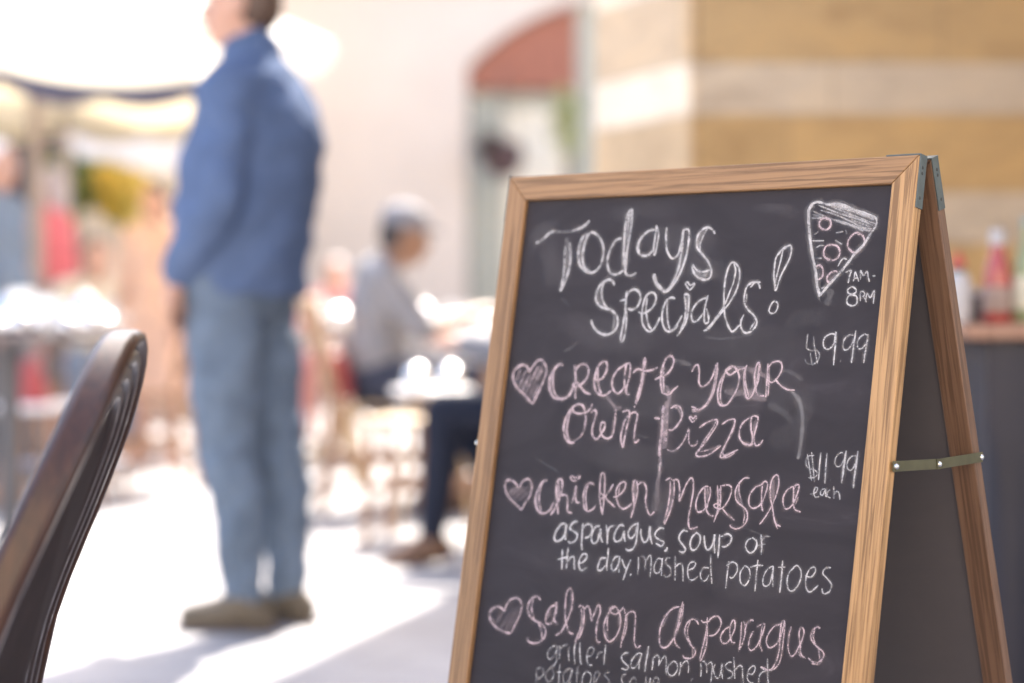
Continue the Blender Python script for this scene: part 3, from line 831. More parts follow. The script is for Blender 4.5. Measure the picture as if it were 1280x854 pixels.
'salmon': '''P29,0.72:-5106,5741 -5217,5738 -5354,5697 -5448,5637 -5489,5557 -5463,5486 -5377,5443 -5300,5457 -5249,5486 -5240,5423 -5180,5342 -5084,5306 -5004,5347 -4982,5427 -5010,5539 -5065,5654 -5098,5737
P57,0.16:-5379,5658 -5275,5496
P56,0.14:-5278,5703 -5122,5412
P56,0.14:-5203,5709 -5032,5404
P56,0.12:-5149,5704 -5003,5470
P26,0.5:-5438,5580 -5406,5660 -5315,5707
P29,0.75:-4694,5298 -4745,5262 -4823,5282 -4876,5349 -4881,5431 -4833,5509 -4754,5549 -4641,5579 -4570,5633 -4558,5713 -4609,5786 -4711,5823 -4803,5812 -4837,5768
P24,0.65:-4811,5302 -4823,5398 -4790,5491 -4755,5542
P24,0.65:-4698,5564 -4630,5652 -4593,5771
P27,0.72:-4456,5337 -4522,5371 -4571,5457 -4576,5538 -4534,5575 -4468,5542 -4430,5443 -4443,5302 -4443,5417 -4446,5512 -4376,5566
P44,0.3:-4526,5398 -4554,5509
P27,0.75:-4399,5703 -4311,5641 -4250,5520 -4201,5381 -4196,5246 -4219,5154 -4259,5120 -4295,5174 -4300,5309 -4278,5456 -4234,5572 -4179,5641 -4117,5648
P33,0.35:-4232,5182 -4196,5300 -4206,5408
P26,0.75:-4090,5330 -4059,5307 -4012,5330 -3990,5415 -3988,5548 -4015,5658 -4058,5716
P24,0.65:-4045,5340 -4017,5471 -4025,5592 -4064,5676 -4078,5758
P43,0.35:-4010,5403 -4011,5564 -4045,5687
P26,0.72:-4000,5349 -3947,5304 -3902,5366 -3870,5470 -3852,5415 -3808,5304 -3778,5275 -3750,5352 -3776,5461 -3779,5581 -3750,5697 -3697,5705
P25,0.75:-3547,5280 -3608,5325 -3660,5436 -3670,5543 -3629,5645 -3564,5685 -3487,5631 -3436,5520 -3434,5415 -3473,5326 -3540,5273 -3604,5299 -3589,5344 -3511,5356 -3450,5311 -3406,5260
P23,0.6:-3630,5354 -3629,5473 -3607,5564
P37,0.3:-3651,5555 -3592,5668
P37,0.3:-3459,5364 -3438,5507
P23,0.7:-3404,5280 -3367,5356 -3361,5460 -3375,5593 -3387,5738
P22,0.65:-3351,5354 -3334,5471 -3350,5590 -3388,5673
P24,0.75:-3358,5361 -3307,5310 -3239,5317 -3215,5393 -3209,5524 -3194,5653 -3149,5713 -3095,5682
P26,0.78:-2606,5186 -2692,5214 -2777,5299 -2833,5421 -2844,5539 -2819,5640 -2765,5673 -2697,5640 -2630,5543
P23,0.75:-2567,5125 -2573,5254 -2599,5411 -2625,5517 -2605,5605 -2526,5654
P22,0.65:-2547,5149 -2552,5291 -2588,5436 -2617,5516
P41,0.4:-2587,5178 -2594,5333 -2619,5503
P35,0.3:-2761,5298 -2815,5433
P23,0.78:-2305,5363 -2340,5322 -2397,5308 -2463,5353 -2491,5439 -2465,5513 -2390,5595 -2319,5645 -2312,5702 -2368,5752 -2448,5755 -2483,5727
P20,0.65:-2426,5330 -2453,5422 -2432,5523 -2384,5582
P20,0.5:-2353,5630 -2341,5718
P22,0.7:-2278,5309 -2243,5331 -2197,5321
P22,0.75:-2196,5269 -2187,5396 -2201,5525 -2223,5654 -2239,5770
P21,0.68:-2195,5333 -2169,5471 -2168,5597 -2199,5715 -2230,5776
P34,0.28:-2192,5473 -2194,5638
P23,0.78:-2188,5332 -2126,5263 -2050,5245 -1996,5301 -2009,5378 -2069,5454 -2145,5474
P22,0.75:-1866,5339 -1938,5384 -1982,5464 -1958,5525 -1895,5531 -1842,5463 -1802,5358 -1813,5277 -1844,5274 -1868,5352 -1852,5451 -1820,5511 -1774,5512
P21,0.72:-1721,5274 -1710,5411 -1709,5537 -1715,5607
P21,0.72:-1692,5259 -1660,5331 -1660,5444 -1703,5586
P22,0.7:-1664,5382 -1645,5292 -1598,5243 -1559,5246
P19,0.65:-1512,5316 -1442,5272 -1397,5268
P21,0.72:-1545,5357 -1586,5449 -1590,5537 -1547,5576 -1485,5526 -1426,5395 -1403,5281
P21,0.72:-1440,5284 -1440,5409 -1443,5497 -1396,5573
P29,0.3:-1416,5295 -1423,5420
P21,0.74:-1190,5247 -1275,5281 -1346,5375 -1360,5463 -1312,5520 -1235,5481 -1180,5383 -1149,5219 -1184,5234 -1189,5371 -1179,5506 -1193,5631 -1234,5722 -1288,5765 -1397,5740
P20,0.66:-1140,5230 -1138,5366 -1140,5527 -1154,5652 -1203,5731 -1259,5762
P29,0.25:-1175,5271 -1171,5419
P21,0.74:-1055,5259 -1070,5371 -1068,5482 -1022,5576 -973,5558 -925,5467 -882,5340 -891,5273 -929,5259 -942,5334 -912,5454 -886,5549 -823,5585
P19,0.6:-935,5505 -889,5580
P21,0.74:-676,5240 -734,5239 -784,5306 -775,5378 -695,5443 -609,5495 -602,5555 -660,5610 -732,5612 -795,5576
P19,0.65:-746,5265 -758,5340 -711,5433
P19,0.55:-670,5465 -643,5572
P19,0.6:-744,5631 -658,5628 -607,5568
P28,0.35:-759,5279 -755,5364''',
'grilled': '''W20,0.42:-4358,5820 -4408,5826 -4473,5880 -4488,5944 -4446,5987 -4390,5941 -4352,5859 -4349,5812 -4342,5921 -4339,6006 -4373,6057 -4421,6078
W21,0.45:-4313,5808 -4301,5885 -4293,5974
W20,0.4:-4300,5861 -4266,5811 -4189,5783
W19,0.5:-4164,5808 -4163,5886 -4141,5977
W23,0.6:-4070,5728 -4083,5807 -4071,5899 -4043,6001
W23,0.6:-4007,5741 -3998,5829 -3971,5943 -3944,5998
W19,0.42:-3898,5889 -3819,5880 -3783,5822 -3804,5778 -3862,5799 -3885,5879
W21,0.55:-3885,5879 -3857,5961 -3813,5987 -3779,5980
W20,0.45:-3649,5819 -3706,5837 -3730,5909
W23,0.7:-3618,5724 -3613,5827 -3608,5961
W20,0.32:-4635,6141 -4618,6218 -4609,6304
W20,0.34:-4631,6133 -4583,6104 -4523,6121 -4519,6183 -4564,6228 -4606,6225
W20,0.35:-4419,6094 -4467,6146 -4473,6209 -4425,6251 -4377,6230 -4352,6156 -4387,6098 -4429,6091
W21,0.48:-4274,6030 -4271,6116 -4256,6278
W19,0.5:-4310,6128 -4230,6115
W20,0.42:-4076,6055 -4153,6080 -4204,6148 -4183,6223 -4139,6241 -4100,6159 -4074,6063 -4086,6188 -4081,6250
W20,0.42:-3994,6023 -3995,6116 -3981,6246
W19,0.42:-4038,6105 -3947,6099
W21,0.45:-3902,6229 -3903,6129 -3851,6069 -3787,6093 -3773,6153 -3789,6216 -3844,6253 -3890,6243
W19,0.35:-3732,6194 -3681,6134 -3650,6077 -3673,6057 -3712,6061 -3731,6132 -3722,6193 -3678,6226
W19,0.33:-3498,6037 -3564,6052 -3569,6091 -3504,6129 -3506,6183
W22,0.72:-3250,5784 -3308,5791 -3356,5830 -3344,5875 -3290,5914 -3247,5940 -3261,5980 -3345,5974
W21,0.62:-3078,5770 -3134,5783 -3200,5859 -3205,5928 -3167,5954 -3116,5910 -3080,5823 -3068,5769 -3090,5885 -3084,5960
W25,0.75:-2983,5677 -2986,5775 -2994,5882 -2992,5976
W21,0.7:-2901,5796 -2891,5871 -2895,5943
W21,0.65:-2894,5811 -2857,5773 -2822,5780 -2806,5831 -2807,5888
W20,0.55:-2800,5868 -2767,5804 -2730,5763 -2703,5820 -2695,5909 -2676,5978
W20,0.7:-2605,5809 -2663,5868 -2669,5929 -2630,5973 -2575,5963 -2533,5891 -2556,5826 -2606,5806
W20,0.65:-2503,5805 -2494,5872 -2503,5970
W19,0.6:-2490,5864 -2456,5808 -2407,5788 -2381,5844 -2377,5918
W20,0.45:-3253,6032 -3300,6045 -3322,6093 -3291,6143 -3234,6167
W19,0.4:-3099,6090 -3143,6057 -3186,6093 -3194,6139 -3155,6173 -3110,6152 -3097,6105
W20,0.45:-2970,6023 -2953,6104 -2922,6123 -2900,6037 -2907,6128
W18,0.4:-2856,6047 -2855,6122
W18,0.38:-2857,6040 -2812,6020 -2781,6039 -2784,6084 -2838,6105
W18,0.5:-2304,5967 -2325,6004
W20,0.6:-2217,5788 -2203,5854 -2196,5942
W19,0.5:-2209,5770 -2168,5766 -2130,5813 -2119,5891
W19,0.5:-2122,5795 -2074,5764 -2051,5821 -2049,5913 -2049,5989
W19,0.52:-2015,5775 -2033,5835 -1996,5915 -1953,5927 -1926,5857 -1923,5764 -1916,5856 -1890,5933
W19,0.55:-1793,5733 -1843,5743 -1874,5784 -1833,5821 -1774,5840 -1767,5889 -1830,5922
W21,0.65:-1775,5673 -1749,5795 -1728,5910
W20,0.6:-1736,5811 -1687,5759 -1644,5775 -1628,5857 -1609,5946
W19,0.6:-1565,5833 -1504,5834 -1470,5781 -1486,5741 -1534,5763 -1562,5816 -1558,5890 -1512,5931 -1472,5922
W19,0.6:-1327,5641 -1303,5754 -1291,5852 -1272,5915
W19,0.5:-1310,5779 -1368,5794 -1406,5848 -1401,5930
W17,0.6:-1405,5745 -1321,5772 -1242,5760''',
'ghost': '''W304,0.06:-5342,825 -5161,1135 -5166,1441
W325,0.054:-3804,858 -3200,852 -2596,981
W234,0.048:-3396,1160 -2797,1217 -2209,1319
W378,0.042:-4921,1846 -4127,2041 -3267,2082
W427,0.042:-4942,2550 -3766,2816 -2578,2829 -1690,2757
W364,0.048:-2394,2496 -1823,2576 -1258,2744
W321,0.042:-4423,3425 -3421,3524 -2496,3434
W257,0.054:-1620,3302 -1224,3015 -1174,2561
W435,0.03:-5098,4051 -4057,4183 -2865,4108
W452,0.036:-3037,2031 -2105,2117 -1219,2198
W199,0.042:-1510,2018 -1371,1834 -951,1787
W328,0.03:-5248,4755 -4218,4773 -3226,4883
W333,0.03:-2310,4807 -1420,4866 -808,4682
W167,0.06:-3032,4587 -3028,4118 -2941,3737
W165,0.06:-5524,1027 -5465,719 -5109,625
W123,0.048:-2201,514 -1750,547 -1521,629
W201,0.042:-4348,545 -3858,480 -3249,500
W34,0.128:-4833,2247 -4710,2206 -4595,2125
W23,0.128:-5069,3573 -4765,3687 -4627,3749
W22,0.112:-3716,3163 -3462,3239 -3315,3262
W20,0.112:-1830,4223 -1603,4280 -1482,4379
W31,0.112:-2687,2028 -2452,2064 -2117,2024
W23,0.128:-4964,1564 -4880,1604 -4790,1685''',
}

# ------------------------------------------------------------------ the chalkboard A-frame sign
SX, SY, SZ = 0.45888, 2.35343, CAMH + 0.16879
YAW, LF, LR = 0.72549, 0.18237, 0.28165
SW, ST, SG, SV = 0.60, 0.0152, 0.0195, 0.3429          # width, panel thickness, half gap at hinge, brace position
WS = 0.0314                                            # stile width

M_OAK = wood('oak_frame', (.12, .058, .020), (.315, .172, .075), (.355, .203, .092), lines=280, rough=.5, contrast=.72)
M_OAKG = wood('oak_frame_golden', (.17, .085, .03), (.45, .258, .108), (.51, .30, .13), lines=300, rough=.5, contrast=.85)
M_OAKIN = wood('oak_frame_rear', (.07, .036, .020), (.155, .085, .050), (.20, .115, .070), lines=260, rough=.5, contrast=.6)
M_ZINC = plain('zinc_plate', (.12, .142, .135), .45, metal=.5, var=.15, scale=90)
M_SCREW = plain('dark_screw', (.06, .06, .055), .4, metal=.6)
M_BRASS = plain('dull_brass', (.125, .12, .07), .45, metal=.55, var=.12, scale=60)
M_BOLT = plain('bright_bolt', (.75, .74, .70), .2, metal=1.0)

def board_mat(name, base, dusty=True):
    m, N, L, b = newmat(name)
    tc = N.new('ShaderNodeTexCoord')
    mp = N.new('ShaderNodeMapping'); mp.inputs['Scale'].default_value = (5, 5, 11); mp.inputs['Rotation'].default_value = (0, R(18), 0)
    L.new(tc.outputs['Object'], mp.inputs['Vector'])
    nz = N.new('ShaderNodeTexNoise'); nz.inputs['Scale'].default_value = 1.3; nz.inputs['Detail'].default_value = 9; nz.inputs['Roughness'].default_value = .62; nz.inputs['Distortion'].default_value = 1.2
    L.new(mp.outputs[0], nz.inputs['Vector'])
    k = 1.0
    r = ramp(N, [(.35, base), (.62, tuple(c * 1.35 for c in base)), (.85, tuple(c * 2.5 for c in base))] if dusty else [(.3, base), (.8, tuple(c * 1.12 for c in base))])
    L.new(nz.outputs['Fac'], r.inputs['Fac'])
    L.new(r.outputs['Color'], b.inputs['Base Color'])
    b.inputs['Roughness'].default_value = .7
    b.inputs['Specular IOR Level'].default_value = .28
    n2 = N.new('ShaderNodeTexNoise'); n2.inputs['Scale'].default_value = 900; n2.inputs['Detail'].default_value = 2
    L.new(tc.outputs['Object'], n2.inputs['Vector'])
    bp = N.new('ShaderNodeBump'); bp.inputs['Strength'].default_value = .25; bp.inputs['Distance'].default_value = .0003
    L.new(n2.outputs['Fac'], bp.inputs['Height']); L.new(bp.outputs['Normal'], b.inputs['Normal'])
    return m
M_BOARD = board_mat('chalkboard_slate', (.0265, .0225, .0260))
M_BOARDR = board_mat('rear_slate', (.092, .083, .088), False)

def chalk_mat(name, col):
    """powdery chalk: patchy, soft at the edge of the stroke, as strong as the stroke was pressed"""
    m, N, L, b = newmat(name)
    out = [n for n in N if n.type == 'OUTPUT_MATERIAL'][0]
    b.inputs['Base Color'].default_value = (*col, 1)
    b.inputs['Roughness'].default_value = .95
    b.inputs['Specular IOR Level'].default_value = .1
    tr = N.new('ShaderNodeBsdfTransparent')
    mix = N.new('ShaderNodeMixShader')
    ae = N.new('ShaderNodeAttribute'); ae.attribute_name = 'edge'
    ap = N.new('ShaderNodeAttribute'); ap.attribute_name = 'press'
    tc = N.new('ShaderNodeTexCoord')
    n1 = N.new('ShaderNodeTexNoise'); n1.inputs['Scale'].default_value = 750; n1.inputs['Detail'].default_value = 4; n1.inputs['Roughness'].default_value = .7
    n2 = N.new('ShaderNodeTexNoise'); n2.inputs['Scale'].default_value = 140; n2.inputs['Detail'].default_value = 4
    L.new(tc.outputs['Object'], n1.inputs['Vector']); L.new(tc.outputs['Object'], n2.inputs['Vector'])
    def mr(src, a, b_, c, d, clamp=True, smooth=False):
        n = N.new('ShaderNodeMapRange'); n.clamp = clamp
        if smooth: n.interpolation_type = 'SMOOTHSTEP'
        n.inputs['From Min'].default_value = a; n.inputs['From Max'].default_value = b_; n.inputs['To Min'].default_value = c; n.inputs['To Max'].default_value = d
        L.new(src, n.inputs['Value']); return n.outputs[0]
    def mul(a, b_):
        n = N.new('ShaderNodeMath'); n.operation = 'MULTIPLY'; L.new(a, n.inputs[0]); L.new(b_, n.inputs[1]); return n.outputs[0]
    ab = N.new('ShaderNodeMath'); ab.operation = 'ABSOLUTE'; L.new(ae.outputs['Fac'], ab.inputs[0])
    e = mr(ab.outputs[0], .35, 1.0, 1.0, 0.0, smooth=True)
    g1 = mr(n1.outputs['Fac'], .36, .58, .42, 1.0)
    g2 = mr(n2.outputs['Fac'], .34, .60, .55, 1.08)
    fac = mul(mul(mul(e, ap.outputs['Fac']), g1), g2)
    L.new(fac, mix.inputs[0]); L.new(tr.outputs[0], mix.inputs[1]); L.new(b.outputs[0], mix.inputs[2])
    L.new(mix.outputs[0], out.inputs['Surface'])
    return m
M_CHW = chalk_mat('white_chalk', (.62, .595, .59))
M_CHP = chalk_mat('pink_chalk', (.60, .475, .49))

def catmull(pts, n=5):
    if len(pts) < 3: 
        a, b = pts; return [a.lerp(b, k / 6) for k in range(7)]
    P = [pts[0] * 2 - pts[1]] + pts + [pts[-1] * 2 - pts[-2]]
    out = []
    for i in range(1, len(P) - 2):
        p0, p1, p2, p3 = P[i - 1:i + 3]
        for k in range(n):
            t = k / n
            out.append(.5 * ((2 * p1) + (p2 - p0) * t + (2 * p0 - 5 * p1 + 4 * p2 - p3) * t * t + (3 * p1 - p0 - 3 * p2 + p3) * t ** 3))
    out.append(pts[-1])
    return out

CHALK_N = [0]
def chalk_part(name, text, board, y_face):
    """one line of writing: a flat ribbon per stroke, lying on the slate"""
    bm = bmesh.new()
    le = bm.verts.layers.float.new('edge'); lp = bm.verts.layers.float.new('press')
    rnd = random.Random(name)
    for ln in text.split('\n'):
        h, b = ln.split(':')
        col = h[0]; wd, pr = h[1:].split(',')
        wd = float(wd) * 1e-4 * .80; pr = float(pr)
        pts = [Vector((float(q.split(',')[0]) * 1e-4, -float(q.split(',')[1]) * 1e-4)) for q in b.split()]
        q = catmull(pts)
        CHALK_N[0] += 1
        lev = (CHALK_N[0] % 60) * 1.6e-5 + 1.2e-4
        prev = None
        ph = rnd.random() * 20
        # soft dust beside the stroke, then the stroke itself
        for wd, pr, lift in (((wd * 2.7, pr * .16, -9e-5), (wd, pr, 0)) if name != 'chalk_smears' else ((wd, pr, -8e-5),)):
          prev = None
          for i, p in enumerate(q):
            t = (q[min(i + 1, len(q) - 1)] - q[max(i - 1, 0)])
            if t.length < 1e-7: continue
            t.normalize(); nrm = Vector((-t.y, t.x))
            k = .86 + .28 * mnoise.noise(Vector((ph, i * .35, 0)))
            endf = min(1, .55 + .45 * min(i, len(q) - 1 - i) / 1.5)
            w = wd * k * endf
            press = pr * (1 + .45 * mnoise.noise(Vector((ph + 9, i * .22, 0))))
            if name == 'chalk_smears': press *= math.sin(math.pi * (i + .3) / (len(q) - .4)) ** .7 if len(q) > 2 else 1
            y = y_face - lev - lift - 1.4e-5 * i / len(q)
            row = []
            for e, sx in ((-1, -1), (0, 0), (1, 1)):
                v = bm.verts.new((p.x + nrm.x * w * sx, y, p.y + nrm.y * w * sx))
                v[le] = e; v[lp] = min(1.0, press)
                row.append(v)
            if prev:
                for a in (0, 1):
                    f = bm.faces.new((prev[a], prev[a + 1], row[a + 1], row[a]))
                    f.material_index = 0 if col == 'W' else 1
            prev = row
    o = obj(name, bm, [M_CHW, M_CHP], board, smooth=False)
    return o

def a_frame_sign():
    u = Vector((math.cos(YAW), -math.sin(YAW), 0)); n = Vector((-math.sin(YAW), -math.cos(YAW), 0)); z = Vector((0, 0, 1))
    O = Vector((SX, SY, SZ))
    base = O - u * SW / 2; base.z = 0
    root = thing('chalkboard_sign', 'oak framed A-frame chalkboard listing the day\'s specials in white and pink chalk', 'sign', base)
    inv = Matrix.Translation(-base)
    MXZ = Matrix(((1, 0, 0), (0, 0, 1), (0, 1, 0))).to_4x4()
    def panel(O, u, n, lean, mat, board_name, board_m):
        d = -math.cos(lean) * z + math.sin(lean) * n
        nf = math.cos(lean) * n + math.sin(lean) * z
        P = Matrix.Identity(4)
        for i, ax in enumerate((u, -nf, -d)):
            for j in range(3): P[j][i] = ax[j]
        P.translation = O
        P = inv @ P
        H = SZ / math.cos(lean)
        e = .00025
        hb = H - .10                                     # underside of the bottom rail
        for side in (0, 1):
            poly = [(0, -e), (-WS, -WS - e), (-WS, -H + .004), (0, -H)]
            if side: poly = [(-SW - x, y) for x, y in poly]
            bm = bmesh.new(); prism(bm, poly, 0, ST, MXZ)
            # put the object's own origin on the stile, so that its grain runs along it
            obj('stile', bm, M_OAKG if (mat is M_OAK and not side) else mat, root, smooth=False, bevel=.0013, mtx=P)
        Rr = Matrix(((0, 0, 1), (0, 1, 0), (-1, 0, 0))).to_4x4()
        T = P @ Matrix.Translation((-SW / 2, 0, 0)) @ Rr
        bm = bmesh.new()
        prism(bm, [(0, -SW / 2 + e), (0, SW / 2 - e), (WS, SW / 2 - WS - e), (WS, -SW / 2 + WS + e)], 0, ST, MXZ)
        obj('rail', bm, mat, root, smooth=False, bevel=.0013, mtx=T)
        T = P @ Matrix.Translation((-SW / 2, 0, -hb + .05)) @ Rr
        bm = bmesh.new()
        prism(bm, [(0, -SW / 2 + WS + e), (0, SW / 2 - WS - e), (.05, SW / 2 - WS - e), (.05, -SW / 2 + WS + e)], 0.0005, ST - .0005, MXZ)
        obj('rail', bm, mat, root, smooth=False, bevel=.0013, mtx=T)
        bm = bmesh.new()
        box(bm, (-SW / 2, .0085, -(hb - .05 + WS) / 2), (SW - 2 * WS - .0006, .005, hb - .05 - WS - .0006))
        b = obj(board_name, bm, board_m, root, smooth=False, mtx=P)
        return P, b
    Pf, bf = panel(O + n * SG, u, n, LF, M_OAK, 'chalkboard', M_BOARD)
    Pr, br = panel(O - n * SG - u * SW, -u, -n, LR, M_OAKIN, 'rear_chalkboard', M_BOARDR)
    names = dict(title='chalk_heading', pizza='chalk_drawing', hours='chalk_hours', pizzaline='chalk_menu_line', price='chalk_prices', pricetwo='chalk_prices',
                 marsala='chalk_menu_line', sides='chalk_side_dishes', salmon='chalk_menu_line', ghost='chalk_smears', grilled='chalk_side_dishes')
    for k, v in CHALK.items():
        chalk_part(names[k], v, bf, .006)
    # zinc corner brackets at the hinge, both panels, both ends
    for P, flip in ((Pf, 0), (Pr, 1)):
        for end in (0, 1):
            s = 1 if end == 0 else -1
            x = 0 if end == 0 else -SW
            bm = bmesh.new()
            box(bm, (x + s * .0008, ST * .5 + .0006, -.0285), (.0015, ST - .0016, .060))
            if (end == 0) != bool(flip): box(bm, (x - s * .0205, ST * .5, .0009), (.044, ST - .001, .0016))
            h = obj('hinge_bracket', bm, M_ZINC, root, smooth=False, bevel=.0003, mtx=P)
            for zz in (-.013, -.0195, -.047):
                bm = bmesh.new(); ball(bm, (x + s * .0016, ST * .5, zz), (.0006, .0021, .0021), n=10, m=6)
                obj('screw', bm, M_SCREW, h, mtx=None)
    # hinge pin across the top
    for a, b in ((-.075, -.003), (-SW + .003, -SW + .075)):
        bm = bmesh.new()
        tube(bm, [inv @ (O + u * a + z * -.005), inv @ (O + u * b + z * -.005)], .0035, 10)
        obj('hinge_pin', bm, M_ZINC, root)
    # folding brace on each side: two flat bars on three bolts
    for end in (0, 1):
        s = 1 if end == 0 else -1
        x = .0 if end == 0 else -SW
        A = Pf @ Vector((x + s * .0035, ST / 2, -SV))
        xr = -SW if end == 0 else 0
        B = Pr @ Vector((xr - s * .0035, ST / 2, -SV * 1.02))
        Mid = A.lerp(B, .49) + Vector((0, 0, -.0025))
        uu = u * s
        for a, b, off in ((A, Mid, 0), (Mid, B, .0013)):
            bm = bmesh.new()
            dd = (b - a).normalized() * .0035
            bar(bm, a - dd + uu * off, b + dd + uu * off, .0012, .0115)
            obj('brace_bar', bm, M_BRASS, root, smooth=False, bevel=.0003)
        for p in (A, Mid, B):
            bm = bmesh.new(); ball(bm, p + uu * .002, .0034, n=12, m=8)
            obj('bolt', bm, M_BOLT, root)
    return root
a_frame_sign()

# ------------------------------------------------------------------ the brown chair at the left edge
M_CHAIR = wood('dark_varnished_wood', (.012, .004, .002), (.040, .0135, .0065), (.056, .020, .009), lines=120, rough=.42, contrast=.5, coat=.1)
M_CHAIR3 = plain('dark_back_panel', (.030, .019, .018), .7, var=.15, scale=30, spec=.15)
M_CHAIR2 = plain('dark_moulded_back', (.024, .011, .009), .34, var=.12, scale=30, coat=.3)

def bent_chair():
    A = R(-3.2)
    u = Vector((math.sin(A), math.cos(A), 0)); n = Vector((math.cos(A), -math.sin(A), 0))
    c0 = Vector((-.409, 2.07, 0))
    root = thing('bentwood_chair', 'dark brown bentwood chair with an arched ridged back, at the left edge', 'chair', c0)
    def lean(z):                                            # sideways lean of the back with height
        T = ((.0, -.10), (.44, -.098), (.484, -.090), (.53, -.080), (.577, -.064), (.62, -.046), (.66, -.028), (.70, -.011), (.74, .006), (.78, .021), (.82, .034), (.86, .044))
        for (a, p), (b, q) in zip(T, T[1:]):
            if z <= b: return p + (q - p) * (z - a) / (b - a)
        return .044
    ZT, Z0, HW = .850, .44, .205
    def arch(inset, z_from=Z0, nn=22):
        """points (s, z) up one limb, over the crown and down the other"""
        hw = HW - inset; zt = ZT - inset * .8
        out = []
        for i in range(nn + 1):
            t = i / nn
            a = math.pi * (1 - t)
            z = zt - .30 * (1 - abs(math.sin(a)) ** 1.0)
            x = hw * (abs(math.cos(a)) ** .9) * (1 if math.cos(a) > 0 else -1)
            out.append((x, z))
        out = [(-hw * .97, z_from)] + out + [(hw * .97, z_from)]
        return out
    def P(s, z, off): return u * s + n * (lean(z) + off) + Vector((0, 0, z))
    def hoop(bm, i0, i1, o0, o1, z_from=Z0):
        """hoop of box section between insets i0..i1 (in the plane) and offsets o0..o1 (through it)"""
        a, b = arch(i0, z_from), arch(i1, z_from)
        rows = []
        for (s0, z0), (s1, z1) in zip(a, b):
            rows.append([bm.verts.new(P(s0, z0, o0)), bm.verts.new(P(s0, z0, o1)), bm.verts.new(P(s1, z1, o1)), bm.verts.new(P(s1, z1, o0))])
        for r0, r1 in zip(rows, rows[1:]):
            for k in range(4):
                bm.faces.new((r0[k], r0[(k + 1) % 4], r1[(k + 1) % 4], r1[k]))
        bm.faces.new(rows[0]); bm.faces.new(list(reversed(rows[-1])))
        bmesh.ops.recalc_face_normals(bm, faces=bm.faces[:])
    bm = bmesh.new(); hoop(bm, 0, .022, -.027, .012, .12 + .32)
    obj('back_hoop', bm, M_CHAIR, root, bevel=.009)
    for k in range(3):
        i0 = .0235 + k * .022
        bm = bmesh.new(); hoop(bm, i0, i0 + .0195, -.016 + k * .001, .0095 - k * .0026, Z0 + .01)
        obj('back_ridge', bm, M_CHAIR2, root, bevel=.004)
    # shield filling the middle
    bm = bmesh.new()
    a = arch(.090, Z0 + .015)
    f = [bm.verts.new(P(s, z, .000)) for s, z in a]; b = [bm.verts.new(P(s, z, -.010)) for s, z in a]
    bm.faces.new(f); bm.faces.new(list(reversed(b)))
    for i in range(len(a)):
        j = (i + 1) % len(a); bm.faces.new((f[i], b[i], b[j], f[j]))
    bmesh.ops.recalc_face_normals(bm, faces=bm.faces[:])
    obj('back_panel', bm, M_CHAIR3, root, smooth=False)
    # seat and legs
    bm = bmesh.new()
    prof = [(0, .430), (.215, .430), (.225, .440), (.225, .455), (.212, .462), (.18, .458), (0, .452)]
    cs = n * (-.25)
    lathe(bm, prof, 36, (cs.x, cs.y, 0))
    obj('seat', bm, M_CHAIR, root)
    for s, e in ((1, 1), (-1, 1), (1, -1), (-1, -1)):
        top = cs + u * s * .15 + n * e * .15 + Vector((0, 0, .432))
        bot = cs + u * s * .19 + n * e * .21
        bm = bmesh.new(); tube(bm, [top, top.lerp(bot, .5) + n * e * .006, bot], [.016, .015, .012], 12)
        obj('leg', bm, M_CHAIR, root)
    bm = bmesh.new()
    tube(bm, [cs + u * .165 * math.cos(t) + n * .165 * math.sin(t) + Vector((0, 0, .25)) for t in [k * math.pi / 12 for k in range(25)]], .009, 8)
    obj('leg_ring', bm, M_CHAIR, root)
    return root
bent_chair()

# ------------------------------------------------------------------ people
M_SKIN = plain('fair_skin', (.52, .30, .22), .5, var=.08, scale=12, sss=.12)
M_SKIN2 = plain('tanned_skin', (.50, .27, .16), .5, var=.08, scale=12, sss=.12)
M_SKIND = plain('brown_skin', (.20, .12, .09), .5, var=.08, scale=12)
M_EYE = plain('eye_white', (.7, .68, .66), .2)
M_LIP = plain('lip', (.38, .16, .14), .5)
M_HAIRB = plain('brown_hair', (.10, .062, .045), .55, var=.3, scale=60)
M_HAIRD = plain('dark_hair', (.035, .028, .03), .5, var=.3, scale=60)
M_HAIRW = plain('white_hair', (.72, .71, .72), .6, var=.1, scale=60)
M_HAIRG = plain('ash_hair', (.42, .36, .36), .6, var=.2, scale=60)

def cloth(name, col, var=.1, scale=14, bump=.4):
    return plain(name, col, .92, var=var, scale=scale, bump=bump, spec=.2)
M_FLEECE = cloth('blue_fleece', (.088, .130, .235), .14, 9)
M_JEANS = cloth('faded_denim', (.125, .165, .225), .2, 16)
M_SHOE = plain('tan_leather', (.105, .082, .055), .5, var=.2)
M_SOLE = plain('dark_sole', (.09, .07, .06), .7)

